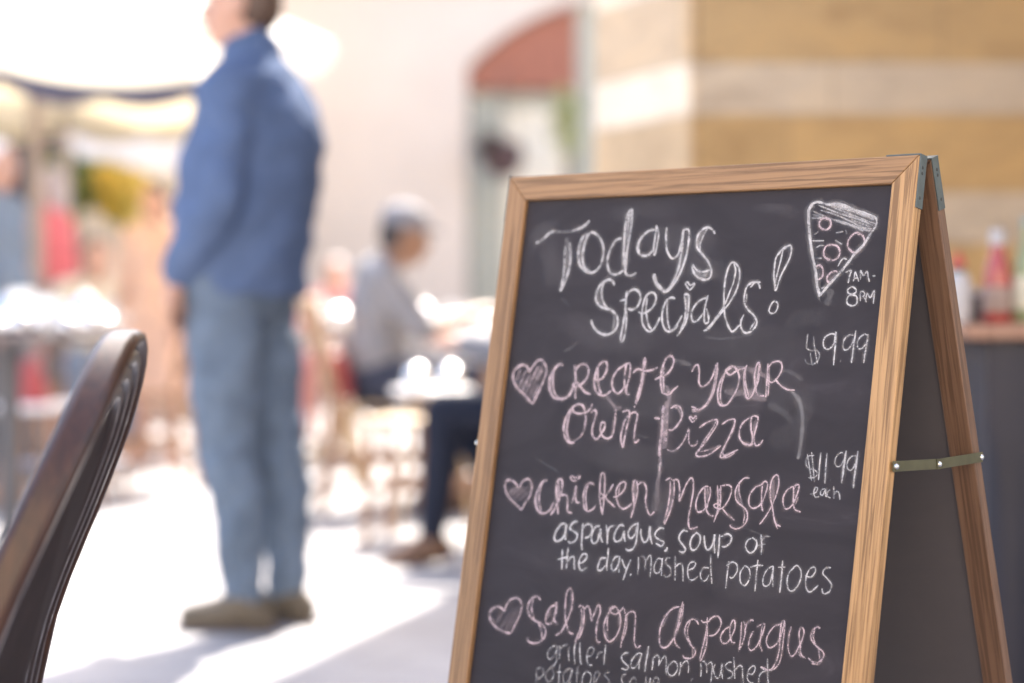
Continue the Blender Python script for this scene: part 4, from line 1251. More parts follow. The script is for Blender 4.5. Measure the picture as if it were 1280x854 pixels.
def person(label, loc, facing, J, skin, hair, clothes, height=1.75, voxel=.011, hair_style='short', group=None, shoe=None, cap=None):
    """J: joints in metres for a 1.75 m figure (x forward, y to the figure's left, z up)"""
    root = thing('person', label, 'person', loc, facing, group)
    k = height / 1.75
    V = lambda t: Vector(t) * k
    hd = V(J['head']); neck = V(J['neck']); chest = V(J['chest']); belly = V(J['belly']); pel = V(J['pelvis'])
    hr = Matrix.Rotation(J.get('head_turn', 0), 3, 'Z') @ Matrix.Rotation(J.get('head_tilt', 0), 3, 'Y')
    H = lambda x, y, z: hd + hr @ (Vector((x, y, z)) * k)
    M4 = hr.to_4x4()
    side = {s: {q: V(J[q + s]) for q in ('sh', 'el', 'wr', 'hip', 'kn', 'an')} for s in 'LR'}
    girth = J.get('girth', 1.0) * k; gy = J.get('girth_y', J.get('girth', 1.0)) * k
    lean_m = Matrix.Rotation(J.get('lean', 0), 3, 'Y').to_4x4()
    def torso(bm, g):
        ball(bm, chest, ((.112 * girth + g), (.165 * gy + g), .17 * k), lean_m)
        ball(bm, belly, ((.118 * girth + g), (.150 * gy + g), .17 * k), lean_m)
        ball(bm, pel, ((.118 * k + g), (.160 * k + g), .14 * k))
        limb(bm, [side['L']['sh'], (side['L']['sh'] + side['R']['sh']) / 2 + Vector((-.01, 0, .025)) * k, side['R']['sh']], [.060 * k + g, .080 * k + g, .060 * k + g])
    def arms(bm, g, frm=0, to=2):
        for s in 'LR':
            p = [side[s]['sh'], side[s]['el'], side[s]['wr']]
            r = [.055 * k + g, .043 * k + g, .029 * k + g * .8]
            limb(bm, [p[0], p[0].lerp(p[1], .5), p[1]], [r[0], r[0] * .92, r[1]])
            if to >= 2: limb(bm, [p[1], p[1].lerp(p[2], .35), p[2]], [r[1], r[1] * .98, r[2]])
    def legs(bm, g):
        for s in 'LR':
            a, b, c = side[s]['hip'], side[s]['kn'], side[s]['an']
            limb(bm, [a, a.lerp(b, .5), b], [.086 * k + g, .075 * k + g, .056 * k + g])
            back = Vector((-.012, 0, 0)) * k
            limb(bm, [b, b.lerp(c, .3) + back, c], [.056 * k + g, .055 * k + g * .9, .040 * k + g * .5])
    def hand(bm, s):
        w = side[s]['wr']; d = (w - side[s]['el']).normalized()
        d = V(J['hand' + s]).normalized() if 'hand' + s in J else d
        lat = d.cross(Vector((0, 0, 1)) if abs(d.z) < .9 else Vector((1, 0, 0))).normalized()
        if J.get('palm' + s): lat = Vector(J['palm' + s]).normalized(); lat = (lat - d * lat.dot(d)).normalized()
        nrm = d.cross(lat)
        pc = w + d * .05 * k
        limb(bm, [w, pc - lat * .012 * k, pc + d * .03 * k], [.026 * k, .030 * k, .026 * k])
        limb(bm, [pc + lat * .024 * k, pc - lat * .024 * k + d * .02 * k], [.018 * k, .018 * k])
        for i, (o, ln) in enumerate(((-.031, .068), (-.0105, .078), (.0105, .074), (.031, .058))):
            a = pc + lat * o * k + d * .035 * k
            m1 = a + d * ln * .5 * k + nrm * .010 * k
            e = m1 + d * ln * .42 * k + nrm * .026 * k
            limb(bm, [a, m1, e], [.0092 * k, .0086 * k, .0072 * k])
        t0 = w - lat * .020 * k + d * .03 * k
        limb(bm, [t0, t0 - lat * .030 * k + d * .028 * k + nrm * .008 * k, t0 - lat * .036 * k + d * .060 * k + nrm * .016 * k], [.0125 * k, .0105 * k, .0085 * k])
    def feet(bm, g, sole=False):
        for s in 'LR':
            a = side[s]['an']
            td = Vector(J.get('toe' + s, (1, 0, 0))).normalized()
            heel = a - td * .035 * k + Vector((0, 0, -.055)) * k
            toe = a + td * .135 * k + Vector((0, 0, -.062)) * k
            limb(bm, [a + Vector((0, 0, -.01)), heel], [.040 * k + g, .033 * k + g])
            limb(bm, [heel, heel.lerp(toe, .55) + Vector((0, 0, .006)), toe], [.034 * k + g, .040 * k + g, .028 * k + g])
            limb(bm, [a, heel.lerp(toe, .5) + Vector((0, 0, .012))], [.038 * k + g, .034 * k + g])
    # continuous body
    bm = bmesh.new()
    torso(bm, 0); arms(bm, 0); legs(bm, 0); feet(bm, 0)
    hand(bm, 'L'); hand(bm, 'R')
    limb(bm, [neck - Vector((0, 0, .05)) * k, hd + hr @ Vector((-.015, 0, -.05)) * k], [.062 * k, .057 * k])
    ball(bm, H(-.008, 0, .025), (.097 * k, .077 * k, .095 * k), M4)
    ball(bm, H(.022, 0, -.045), (.070 * k, .060 * k, .075 * k), M4)
    ball(bm, H(.062, 0, -.088), (.026 * k, .030 * k, .024 * k), M4)
    limb(bm, [H(.083, 0, .015), H(.104, 0, -.022), H(.098, 0, -.032)], [.011 * k, .0145 * k, .014 * k])
    for s in (1, -1):
        ball(bm, H(-.008, s * .076, -.012), (.022 * k, .011 * k, .034 * k), M4)
        ball(bm, H(.058, s * .035, -.030), (.026 * k, .024 * k, .024 * k), M4)
        ball(bm, H(.072, s * .030, .022), (.018 * k, .026 * k, .011 * k), M4)
    body = obj('body', bm, skin, root)
    remesh(body, voxel * .8, 5)
    for s in (1, -1):
        bm = bmesh.new(); ball(bm, H(.083, s * .030, .003), (.010 * k, .013 * k, .009 * k), M4, n=10, m=7)
        obj('eye', bm, M_EYE, body)
    bm = bmesh.new(); ball(bm, H(.090, 0, -.062), (.010 * k, .024 * k, .008 * k), M4, n=10, m=7)
    obj('mouth', bm, M_LIP, body)
    # hair
    if hair:
        bm = bmesh.new()
        ball(bm, H(-.020, 0, .043), (.096 * k, .084 * k, .090 * k), M4)
        ball(bm, H(-.045, 0, -.005), (.070 * k, .078 * k, .080 * k), M4)
        if hair_style == 'long':
            limb(bm, [H(-.06, 0, 0), H(-.075, 0, -.11), H(-.075, 0, -.19)], [.075 * k, .072 * k, .05 * k])
        h = obj('hair', bm, hair, root); remesh(h, voxel, 4)
    if cap:
        bm = bmesh.new()
        ball(bm, H(-.012, 0, .062), (.106 * k, .092 * k, .080 * k), M4)
        bm2 = bmesh.new()
        h = obj('cap', bm, cap, root); remesh(h, voxel, 3)
        bm2.free()
        bm = bmesh.new()
        prism(bm, [(math.cos(t) * .085 * k + .07 * k, math.sin(t) * .085 * k) for t in [i * 2 * math.pi / 20 for i in range(20)]], .040 * k, .050 * k, Matrix.Translation(hd) @ M4)
        obj('cap_peak', bm, cap, h)
    for c in clothes:
        bm = bmesh.new()
        nm, mat, kind = c[:3]
        g = c[3] if len(c) > 3 else .014
        if kind in ('jacket', 'shirt', 'tee'):
            if not (kind == 'jacket' and 'loft' in J): torso(bm, g * k)
            arms(bm, g * k, to=1 if kind == 'tee' else 2)
            if kind == 'jacket' and 'loft' in J:
                rings = []
                for z, xc, rx, ry in J['loft']:
                    rings.append([bm.verts.new(Vector((xc + rx * math.cos(2 * math.pi * i / 28), ry * math.sin(2 * math.pi * i / 28), z)) * k) for i in range(28)])
                for r0, r1 in zip(rings, rings[1:]):
                    for i in range(28): bm.faces.new((r0[i], r0[(i + 1) % 28], r1[(i + 1) % 28], r1[i]))
                bm.faces.new(list(reversed(rings[0]))); bm.faces.new(rings[-1])
                limb(bm, [side['L']['sh'], (side['L']['sh'] + side['R']['sh']) / 2 + Vector((-.01, 0, .025)) * k, side['R']['sh']], [.064 * k + g, .092 * k + g, .064 * k + g])
                limb(bm, [neck + Vector((-.012, 0, -.06)) * k, neck + Vector((-.002, 0, .012)) * k], [.094 * k, .080 * k])
            elif kind == 'jacket':
                limb(bm, [neck + Vector((-.012, 0, -.04)) * k, neck + Vector((-.004, 0, .012)) * k], [.092 * k, .078 * k])
                ball(bm, (belly + pel) / 2 + Vector((0, 0, .01)), (.128 * girth + g, .165 * gy + g, .16 * k))
        elif kind == 'trousers':
            legs(bm, g * k)
            ball(bm, pel, (.118 * k + g * k, .158 * k + g * k, .15 * k))
        elif kind == 'skirt':
            for s in 'LR':
                limb(bm, [side[s]['hip'], side[s]['kn']], [.11 * k + g, .10 * k + g])
            ball(bm, pel, (.125 * k + g, .165 * k + g, .15 * k))
        o = obj(nm, bm, mat, root)
        remesh(o, voxel, 5)
        # folds of the cloth
        amp = J.get('folds', 0)
        for v in (o.data.vertices if amp else ()):
            c_ = v.co
            if kind == 'trousers':
                f1 = mnoise.noise(Vector((c_.x * 9 + c_.z * 5, c_.y * 9 + 3, c_.z * 7))) + .8 * mnoise.noise(Vector((c_.x * 6, c_.y * 6, c_.z * 22 + c_.x * 18)))
            else:
                f1 = mnoise.noise(Vector((c_.x * 11 - c_.z * 6, c_.y * 11, c_.z * 10))) + .8 * mnoise.noise(Vector((c_.x * 7 + c_.y * 9, c_.y * 7, c_.z * 20 + c_.x * 10)))
            v.co = c_ + v.normal * f1 * amp
        o.data.update()
    if shoe:
        for s in 'LR':
            bm = bmesh.new()
            a = side[s]['an']; td = Vector(J.get('toe' + s, (1, 0, 0))).normalized()
            heel = a - td * .04 * k + Vector((0, 0, -.052)) * k
            toe = a + td * .145 * k + Vector((0, 0, -.056)) * k
            limb(bm, [a + Vector((0, 0, -.02)), heel], [.050 * k, .042 * k])
            limb(bm, [heel, heel.lerp(toe, .55) + Vector((0, 0, .008)), toe], [.042 * k, .048 * k, .036 * k])
            limb(bm, [a + Vector((0, 0, -.01)), heel.lerp(toe, .5) + Vector((0, 0, .016))], [.046 * k, .042 * k])
            # flat sole
            zmin = min(heel.z, toe.z) - .034 * k
            o = obj('shoe', bm, shoe, root); remesh(o, voxel * .8, 4)
            lat = Vector((-td.y, td.x, 0))
            bm = bmesh.new()
            prism(bm, [tuple((heel + td * .088 * k + td * math.cos(t) * .138 * k + lat * math.sin(t) * (.044 + .010 * math.cos(t)) * k)[:2]) for t in [i * 2 * math.pi / 20 for i in range(20)]], zmin - .006 * k, zmin + .016 * k)
            obj('sole', bm, M_SOLE, o)
    return root

STAND = dict(head=(.03, 0, 1.635), neck=(0, 0, 1.50), chest=(0, 0, 1.30), belly=(.01, 0, 1.10), pelvis=(0, 0, .95),
             shL=(0, .175, 1.42), shR=(0, -.175, 1.42), elL=(-.03, .235, 1.13), elR=(-.03, -.235, 1.13), wrL=(.10, .20, .90), wrR=(.10, -.20, .90),
             hipL=(0, .09, .92), hipR=(0, -.09, .92), knL=(.015, .095, .50), knR=(.015, -.095, .50), anL=(-.02, .10, .09), anR=(-.02, -.10, .09))
SIT = dict(head=(.06, 0, 1.13), neck=(.01, 0, 1.00), chest=(-.01, 0, .83), belly=(-.01, 0, .66), pelvis=(0, 0, .53),
           shL=(0, .175, .94), shR=(0, -.175, .94), elL=(.12, .24, .72), elR=(.12, -.24, .72), wrL=(.34, .14, .77), wrR=(.34, -.14, .77),
           hipL=(.02, .09, .53), hipR=(.02, -.09, .53), knL=(.42, .12, .53), knR=(.42, -.12, .53), anL=(.40, .12, .09), anR=(.40, -.12, .09))

# the man in the blue fleece, hands in his pockets, seen from behind his left shoulder
J1 = dict(STAND)
J1.update(folds=.011, loft=((.880, .02, .158, .200), (.895, .02, .168, .205), (1.0, .02, .176, .210), (1.08, .012, .182, .215), (1.18, .0, .186, .220), (1.29, -.014, .183, .216), (1.37, -.02, .163, .200), (1.44, -.015, .130, .165), (1.50, -.01, .098, .11)), girth_y=1.15, head=(.025, .0, 1.655), neck=(-.005, 0, 1.51), chest=(-.03, 0, 1.28), belly=(.015, 0, 1.08), pelvis=(.03, 0, .93), girth=1.42,
          shL=(-.01, .185, 1.39), shR=(-.03, -.175, 1.40), elL=(-.025, .262, 1.13), elR=(-.03, -.25, 1.13), wrL=(.118, .195, .935), wrR=(.15, -.19, .92),
          handL=(.35, -.30, -1), handR=(.35, .3, -1), head_turn=R(10),
          hipL=(.035, .095, .90), hipR=(.025, -.095, .90), knL=(.025, .095, .48), knR=(-.035, -.085, .48), anL=(-.022, .095, .09), anR=(-.082, -.075, .09),
          toeL=(1, .12, 0), toeR=(1, -.1, 0))
p = at(312, 785, 5.85)
person('man in a blue fleece and faded jeans standing with his hands in his pockets', (p.x, 5.85, 0), R(165), J1, M_SKIN, M_HAIRB,
       [('jeans', M_JEANS, 'trousers', .028), ('fleece_jacket', M_FLEECE, 'jacket', .022)], height=1.80, shoe=M_SHOE)

# ------------------------------------------------------------------ parasols
def canvas(name, col, trans=.45):
    m, N, L, b = newmat(name)
    out = [n for n in N if n.type == 'OUTPUT_MATERIAL'][0]
    b.inputs['Base Color'].default_value = (*col, 1); b.inputs['Roughness'].default_value = .9
    t = N.new('ShaderNodeBsdfTranslucent'); t.inputs['Color'].default_value = (*col, 1)
    mx = N.new('ShaderNodeMixShader'); mx.inputs[0].default_value = trans
    L.new(b.outputs[0], mx.inputs[1]); L.new(t.outputs[0], mx.inputs[2]); L.new(mx.outputs[0], out.inputs['Surface'])
    return m
M_CANVAS = canvas('white_canvas', (.84, .82, .78))
M_CANVAS2 = canvas('cream_canvas', (.84, .78, .64), .5)
M_VALANCE_SHADE = plain('shaded_valance', (.10, .10, .15), .9)  # white fabric in shade, with the shade put into this colour
M_POLE = plain('weathered_pole', (.34, .28, .25), .6)
M_IRON = plain('cast_iron', (.10, .10, .11), .5)

def parasol(label, x, y, rad, z_edge, z_top, rot, valance, mat, n=8, group='white parasols over the square'):
    root = thing('parasol', label, 'parasol', (x, y, 0), 0, group)
    V = [Vector((rad * math.cos(rot + 2 * math.pi * k / n), rad * math.sin(rot + 2 * math.pi * k / n), z_edge)) for k in range(n)]
    top = Vector((0, 0, z_top))
    bm = bmesh.new()
    for s, dz in ((1, 0), (-1, -.012)):
        for k in range(n):
            a, b = V[k], V[(k + 1) % n]
            rows = []
            for i in range(6):
                t = i / 5
                p, q = top.lerp(a, t), top.lerp(b, t)
                rows.append([bm.verts.new(p.lerp(q, j / 5) + Vector((0, 0, dz + .10 * t * (1 - t) * rad * .5 - .06 * t * 4 * (j / 5) * (1 - j / 5)))) for j in range(6)])
            for r0, r1 in zip(rows, rows[1:]):
                for j in range(5):
                    f = (r0[j], r1[j], r1[j + 1], r0[j + 1])
                    try: bm.faces.new(f if s > 0 else tuple(reversed(f)))
                    except ValueError: pass
    bmesh.ops.remove_doubles(bm, verts=bm.verts[:], dist=.0008)
    obj('canopy', bm, mat, root)
    bm = bmesh.new()
    for k in range(n):
        a, b = V[k], V[(k + 1) % n]
        m = 12
        for s in (0, .004):
            prev = None
            for i in range(m + 1):
                t = i / m
                p = a.lerp(b, t) + Vector((0, 0, -.06 * 4 * t * (1 - t)))
                p *= 1 + s / rad; p.z = a.lerp(b, t).z - .06 * 4 * t * (1 - t)
                drop = .065 + .04 * abs(math.sin(t * math.pi * 2))
                v = (bm.verts.new(p + Vector((0, 0, .006))), bm.verts.new(p + Vector((0, 0, -drop))))
                if prev: bm.faces.new((prev[0], prev[1], v[1], v[0])).material_index = 0 if s else 1
                prev = v
    obj('valance', bm, [valance, mat], root, smooth=False)
    bm = bmesh.new(); tube(bm, [(0, 0, .05), (0, 0, z_top - .02)], .038, 14)
    obj('pole', bm, M_POLE, root)
    bm = bmesh.new(); lathe(bm, [(0, z_top), (.03, z_top), (.035, z_top + .03), (.02, z_top + .07), (0, z_top + .09)], 14)
    obj('finial', bm, M_POLE, root)
    bm = bmesh.new(); lathe(bm, [(0, 0), (.30, 0), (.30, .05), (.07, .08), (.05, .34), (0, .34)], 28)
    obj('base', bm, M_IRON, root, bevel=.006)
    for k in range(n):
        bm = bmesh.new(); bar(bm, top + Vector((0, 0, -.07)), V[k] * .985 + Vector((0, 0, -.03 + V[k].z * .015)), .014, .02)
        obj('rib', bm, M_POLE, root, smooth=False)
    return root
parasol('white parasol with a scalloped shade-coloured edge and the pole nearest the left edge', -2.45, 11.0, 1.27, 1.965, 2.62, R(-40), M_VALANCE_SHADE, M_CANVAS2)
parasol('large plain white parasol with one corner reaching past the standing man\'s neck', -2.93, 14.0, 1.76, 2.60, 3.30, R(0), M_CANVAS, M_CANVAS)

# ------------------------------------------------------------------ plants
def foliage(bm, c, r, n, size, seed, mats=1):
    rnd = random.Random(seed)
    lumps = [(Vector((rnd.uniform(-.6, .6) * r[0], rnd.uniform(-.6, .6) * r[1], rnd.uniform(-.5, .6) * r[2])), rnd.uniform(.45, .75)) for _ in range(9)]
    for _ in range(n):
        lc, lr = rnd.choice(lumps)
        d = Vector((rnd.gauss(0, 1), rnd.gauss(0, 1), rnd.gauss(0, 1))).normalized()
        p = Vector(c) + lc + Vector((d.x * r[0], d.y * r[1], d.z * r[2])) * lr * rnd.uniform(.6, 1)
        a = Vector((rnd.gauss(0, 1), rnd.gauss(0, 1), rnd.gauss(0, 1))).normalized()
        b = a.orthogonal().normalized()
        s = size * rnd.uniform(.6, 1.3)
        v = [bm.verts.new(p + a * s), bm.verts.new(p + b * s * .42), bm.verts.new(p - a * s), bm.verts.new(p - b * s * .42)]
        f = bm.faces.new(v)
        if mats > 1: f.material_index = 0 if rnd.random() < .7 else rnd.randrange(1, mats)

M_POT = plain('clay_pot', (.36, .20, .13), .8)
M_BARK = plain('bark', (.14, .10, .07), .9)
def planter_shrub(label, x, y, z_base, h_pot, r_pot, crown_c, crown_r, mats, n, size, seed, name='potted_shrub', cat='plant', group=None):
    root = thing(name, label, cat, (x, y, z_base), 0, group)
    bm = bmesh.new(); lathe(bm, [(0, 0), (r_pot * .75, 0), (r_pot, h_pot * .9), (r_pot * 1.08, h_pot * .9), (r_pot * 1.08, h_pot), (r_pot * .92, h_pot), (r_pot * .9, h_pot * .85), (0, h_pot * .85)], 20)
    obj('pot', bm, M_POT, root)
    bm = bmesh.new(); tube(bm, [(0, 0, h_pot * .8), (.02, .01, (h_pot + crown_c) / 2), (0, 0, crown_c)], [.03, .024, .012], 8)
    obj('trunk', bm, M_BARK, root)
    bm = bmesh.new(); foliage(bm, (0, 0, crown_c), crown_r, n, size, seed, len(mats))
    obj('crown', bm, mats, root, smooth=False)
    return root
q = at(150, 230, 15.2)
planter_shrub('tall potted shrub with yellow flowers in front of the cream shop', q.x, 15.2, 0, .55, .28, 1.68, (.21, .2, .2), [M_FLOWER, M_LEAF, M_LEAFY], 1500, .05, 3)
q = at(118, 222, 15.6)
planter_shrub('dark green potted shrub beside the yellow flowering one', q.x - .12, 15.6, 0, .5, .26, 1.72, (.20, .2, .3), [M_LEAF, M_LEAFY], 1200, .05, 4)
M_LEAFP = plain('pale_leaf', (.46, .48, .26), .6, var=.3, scale=14)
q = at(708, 150, 21.4)
planter_shrub('slender potted tree with yellow-green leaves beside the arched opening', q.x, 21.4, 0, .7, .3, 2.72, (.15, .15, .30), [M_LEAFP, M_LEAFY], 420, .05, 5, name='potted_tree', cat='tree')
# hanging basket
q = at(628, 198, 21.7)
root = thing('hanging_basket', 'dark hanging flower basket below the red arch awning', 'flower basket', (q.x, 21.7, q.z))
bm = bmesh.new(); lathe(bm, [(0, -.20), (.12, -.18), (.2, -.06), (.22, .02), (.2, .02), (0, 0)], 20)
obj('basket', bm, plain('dark_basket', (.10, .065, .07), .8), root)
bm = bmesh.new(); foliage(bm, (0, 0, .1), (.24, .22, .13), 700, .045, 8, 2)
obj('flowers', bm, [plain('plum_flowers', (.17, .09, .11), .7), M_LEAF], root, smooth=False)
for k in range(3):
    a = k * 2.094
    bm = bmesh.new(); tube(bm, [(.21 * math.cos(a), .21 * math.sin(a), .02), (0, 0, .9)], .006, 6)
    obj('chain', bm, M_IRON, root)

# ------------------------------------------------------------------ cafe furniture
M_TEAK = wood('teak', (.17, .085, .045), (.36, .20, .115), (.46, .27, .16), lines=60, rough=.6)
M_TEAKP = wood('pale_teak', (.28, .18, .10), (.46, .34, .20), (.56, .42, .27), lines=60, rough=.6)
M_TOPDK = plain('dark_table_top', (.16, .13, .13), .4)
M_CLOTHW = plain('white_cloth', (.82, .80, .79), .9, var=.03)
M_CLOTHR = plain('red_cloth', (.42, .09, .09), .9)
M_CLOTHN = plain('navy_cloth', (.045, .055, .10), .85)
M_CHINA = plain('white_china', (.84, .82, .80), .18, var=.02, coat=.6)
M_STEEL = plain('polished_steel', (.86, .86, .87), .2, metal=1.0, var=.02)
M_TUMBLER = plain('clear_tumbler', (.86, .88, .90), .08, var=.02, coat=1.0)

def cafe_chair(label, x, y, rz, frame, seat_m, group='wooden cafe chairs on the square'):
    root = thing('cafe_chair', label, 'chair', (x, y, 0), rz, group)
    bm = bmesh.new()
    for k in range(6):
        box(bm, (-.19 + k * .076, 0, .455), (.066, .40, .018))
    obj('seat', bm, seat_m, root, smooth=False, bevel=.003)
    for s in (1, -1):
        bm = bmesh.new(); bar(bm, (.19, s * .19, .445), (.21, s * .20, 0), .032, .036); obj('leg', bm, frame, root, smooth=False, bevel=.004)
        bm = bmesh.new(); bar(bm, (-.30, s * .19, .90), (-.19, s * .19, .445), .03, .034); bar(bm, (-.19, s * .19, .4449), (-.25, s * .20, 0), .03, .034); obj('leg', bm, frame, root, smooth=False)
        bm = bmesh.new(); bar(bm, (.2, s * .195, .22), (-.215, s * .195, .22), .02, .03); obj('stretcher', bm, frame, root, smooth=False)
    bm = bmesh.new()
    for k in range(3):
        z = .58 + k * .13; xx = -.205 - (z - .445) * .235
        bar(bm, (xx, -.175, z), (xx, .175, z), .018, .075)
    obj('backrest', bm, seat_m, root, smooth=False, bevel=.003)
    return root

def cafe_table(label, x, y, rad, h, top_m, cloth_m=None, group='round cafe tables on the square'):
    root = thing('cafe_table', label, 'table', (x, y, 0), 0, group)
    bm = bmesh.new(); lathe(bm, [(0, h - .03), (rad - .006, h - .03), (rad, h - .024), (rad, h - .006), (rad - .006, h), (0, h)], 40)
    obj('tabletop', bm, top_m, root)
    bm = bmesh.new(); tube(bm, [(0, 0, .03), (0, 0, h - .028)], .035, 14); obj('pedestal', bm, M_IRON, root)
    bm = bmesh.new(); lathe(bm, [(0, 0), (.24, 0), (.24, .02), (.06, .05), (0, .05)], 28); obj('base', bm, M_IRON, root)
    if cloth_m:
        bm = bmesh.new()
        rows = []
        for (r, z, w) in ((.02, h + .004, 0), (rad * .7, h + .004, 0), (rad + .004, h + .003, 0), (rad + .012, h - .02, .004), (rad + .02, h - .12, .014), (rad + .026, h - .24, .024)):
            rows.append([bm.verts.new(((r + w * math.sin(k * 2 * math.pi / 72 * 9)) * math.cos(2 * math.pi * k / 72), (r + w * math.sin(k * 2 * math.pi / 72 * 9)) * math.sin(2 * math.pi * k / 72), z)) for k in range(72)])
        for a, b in zip(rows, rows[1:]):
            for k in range(72): bm.faces.new((a[k], b[k], b[(k + 1) % 72], a[(k + 1) % 72]))
        bm.faces.new(list(rows[0]))
        o = obj('tablecloth', bm, cloth_m)
        o.location = (x, y, 0)
        tag(o, cloth_label(label), 'tablecloth')
    return root
def cloth_label(l): return 'white cloth draped over the ' + l

def crockery(kind, label, x, y, z, s=1.0, group='crockery on the cafe tables'):
    bm = bmesh.new()
    if kind == 'cup':
        lathe(bm, [(0, 0), (.022, 0), (.03, .012), (.040, .045), (.042, .075), (.039, .075), (.035, .02), (0, .012)], 20)
        tube(bm, [(.038, 0, .06), (.062, 0, .058), (.066, 0, .038), (.036, 0, .024)], .005, 8)
        m, cat = M_CHINA, 'cup'
    elif kind == 'glass':
        lathe(bm, [(0, 0), (.028, 0), (.031, .01), (.037, .13), (.0345, .13), (.029, .02), (0, .016)], 20)
        m, cat = M_TUMBLER, 'glass'
    elif kind == 'plate':
        lathe(bm, [(0, .002), (.06, 0), (.085, .008), (.115, .018), (.115, .022), (.08, .012), (0, .008)], 28)
        m, cat = M_CHINA, 'plate'
    elif kind == 'pot':
        lathe(bm, [(0, 0), (.04, 0), (.052, .02), (.055, .06), (.045, .10), (.03, .115), (.028, .12), (.01, .128), (.012, .14), (0, .145)], 22)
        tube(bm, [(.052, 0, .05), (.08, 0, .075), (.095, 0, .105)], [.012, .009, .007], 8)
        tube(bm, [(-.045, 0, .10), (-.085, 0, .095), (-.09, 0, .05), (-.052, 0, .03)], .006, 8)
        m, cat = M_STEEL, 'coffee pot'
    elif kind == 'napkin':
        for k in range(5): bar(bm, (-.02 + k * .008, 0, 0), (-.024 + k * .011, 0, .13), .10, .005, up=(1, 0, 0))
        m, cat = M_CLOTHW, 'napkins'
    for v in bm.verts: v.co *= s
    o = obj({'cup': 'coffee_cup', 'glass': 'tumbler', 'plate': 'plate', 'pot': 'coffee_pot', 'napkin': 'napkin_stack'}[kind], bm, m)
    o.location = (x, y, z)
    return tag(o, label, cat, group)

def bowl(label, x, y, z, r=.05, group='domed steel bowls added for sun glints'):  # steel domes added to throw sun glints for the blurred discs
    root = thing('glint_bowl', label, 'bowl', (x, y, z), 0, group)
    bm = bmesh.new(); lathe(bm, [(0, 0), (r * .6, 0), (r * .9, r * .25), (r, r * .55), (r, r * .7), (0, r * .7)], 24)
    obj('bowl_body', bm, M_STEEL, root)
    bm = bmesh.new(); lathe(bm, [(r * 1.02, r * .705)] + [(r * 1.02 * math.cos(a), r * .71 + r * math.sin(a)) for a in [k * math.pi / 20 for k in range(1, 10)]] + [(0, r * 1.71)], 24)
    l = obj('lid', bm, M_STEEL, root)
    bm = bmesh.new(); ball(bm, (0, 0, r * 1.8), r * .16, n=10, m=8)
    obj('knob', bm, M_STEEL, l)
    return root

# left: table with people behind it
cafe_table('dark topped table at the far left, crowded with shiny crockery', -1.79, 7.6, .42, .785, M_TOPDK)
ZT = .7855
for kind, lab, dx, dy, s in (
    ('pot', 'shiny coffee pot on the far left table, nearest its right edge', .42, -.10, 1.25), ('cup', 'white cup in front of the coffee pot on the far left table', .30, -.36, 1.2),
    ('glass', 'tumbler beside the coffee pot on the far left table', .24, -.16, 1.15), ('plate', 'white plate at the middle of the far left table', .02, -.26, 1.3),
    ('glass', 'tallest tumbler behind the plate on the far left table', .06, .08, 1.4), ('cup', 'white cup near the left end of the far left table', -.26, -.34, 1.2),
    ('napkin', 'stack of white napkins on the far left table', -.16, -.02, 1.1), ('pot', 'shiny coffee pot behind the napkins on the far left table', -.08, .34, 1.2),
    ('cup', 'white cup at the right rim of the far left table', .50, .12, 1.2), ('plate', 'white plate at the left of the far left table', -.34, -.12, 1.2)):
    crockery(kind, lab, -1.79 + dx * .68, 7.6 + dy * .68, ZT, s * .85)
for lab, px_, dy, r in (('domed steel bowl at the left end of the far left table', -2, -.30, .055), ('large domed steel bowl left of the middle of the far left table', 26, -.46, .075), ('domed steel bowl at the middle of the far left table', 52, -.36, .06),
                     ('domed steel bowl right of the middle of the far left table', 84, -.42, .065), ('large domed steel bowl near the right end of the far left table', 112, -.24, .075), ('domed steel bowl at the right rim of the far left table', 132, .0, .06),
                     ('domed steel bowl at the back left of the far left table', 20, .20, .06), ('domed steel bowl at the back right of the far left table', 70, .24, .07)):
    bowl(lab, at(px_, 400, 7.6 + dy * .62).x, 7.6 + dy * .62, ZT, r * .62)
TX2, TY2 = at(172, 410, 13.6).x, 13.6
cafe_table('dark topped table behind the peach dressed woman', TX2, TY2, .42, .75, M_TOPDK)
for lab, dx, dy, r in (('large domed steel bowl at the left of the table behind the peach dressed woman', -.22, -.14, .09), ('domed steel bowl at the middle of the table behind the peach dressed woman', -.02, -.20, .07), ('domed steel bowl at the right of the table behind the peach dressed woman', .2, -.05, .08)):
    bowl(lab, TX2 + dx, TY2 + dy, .7505, r)
cafe_chair('orange-brown wooden chair right of the crowded far left table', at(176, 600, 10.35).x, 10.35, R(200), M_TEAK, M_TEAK)
def stool(label, x, y, top_m, h=.46):
    root = thing('stool', label, 'stool', (x, y, 0), 0, 'stools by the far left table')
    bm = bmesh.new(); lathe(bm, [(0, h - .035), (.155, h - .035), (.165, h - .028), (.165, h - .008), (.155, h), (0, h)], 28)
    obj('seat', bm, top_m, root)
    for k in range(4):
        a = k * math.pi / 2 + .5
        bm = bmesh.new(); tube(bm, [(.11 * math.cos(a), .11 * math.sin(a), h - .036), (.17 * math.cos(a), .17 * math.sin(a), 0)], [.016, .013], 8); obj('leg', bm, M_TEAK, root)
    bm = bmesh.new(); tube(bm, [(.145 * math.cos(t), .145 * math.sin(t), .2) for t in [k * math.pi / 10 for k in range(21)]], .008, 6)
    obj('foot_ring', bm, M_STEEL, root)
stool('left white topped wooden stool, with the small red bag on it', at(40, 600, 9.3).x, 9.3, M_WHITE)
stool('right white topped wooden stool by the far left table, with nothing on it', at(112, 600, 9.5).x, 9.5, M_WHITE)

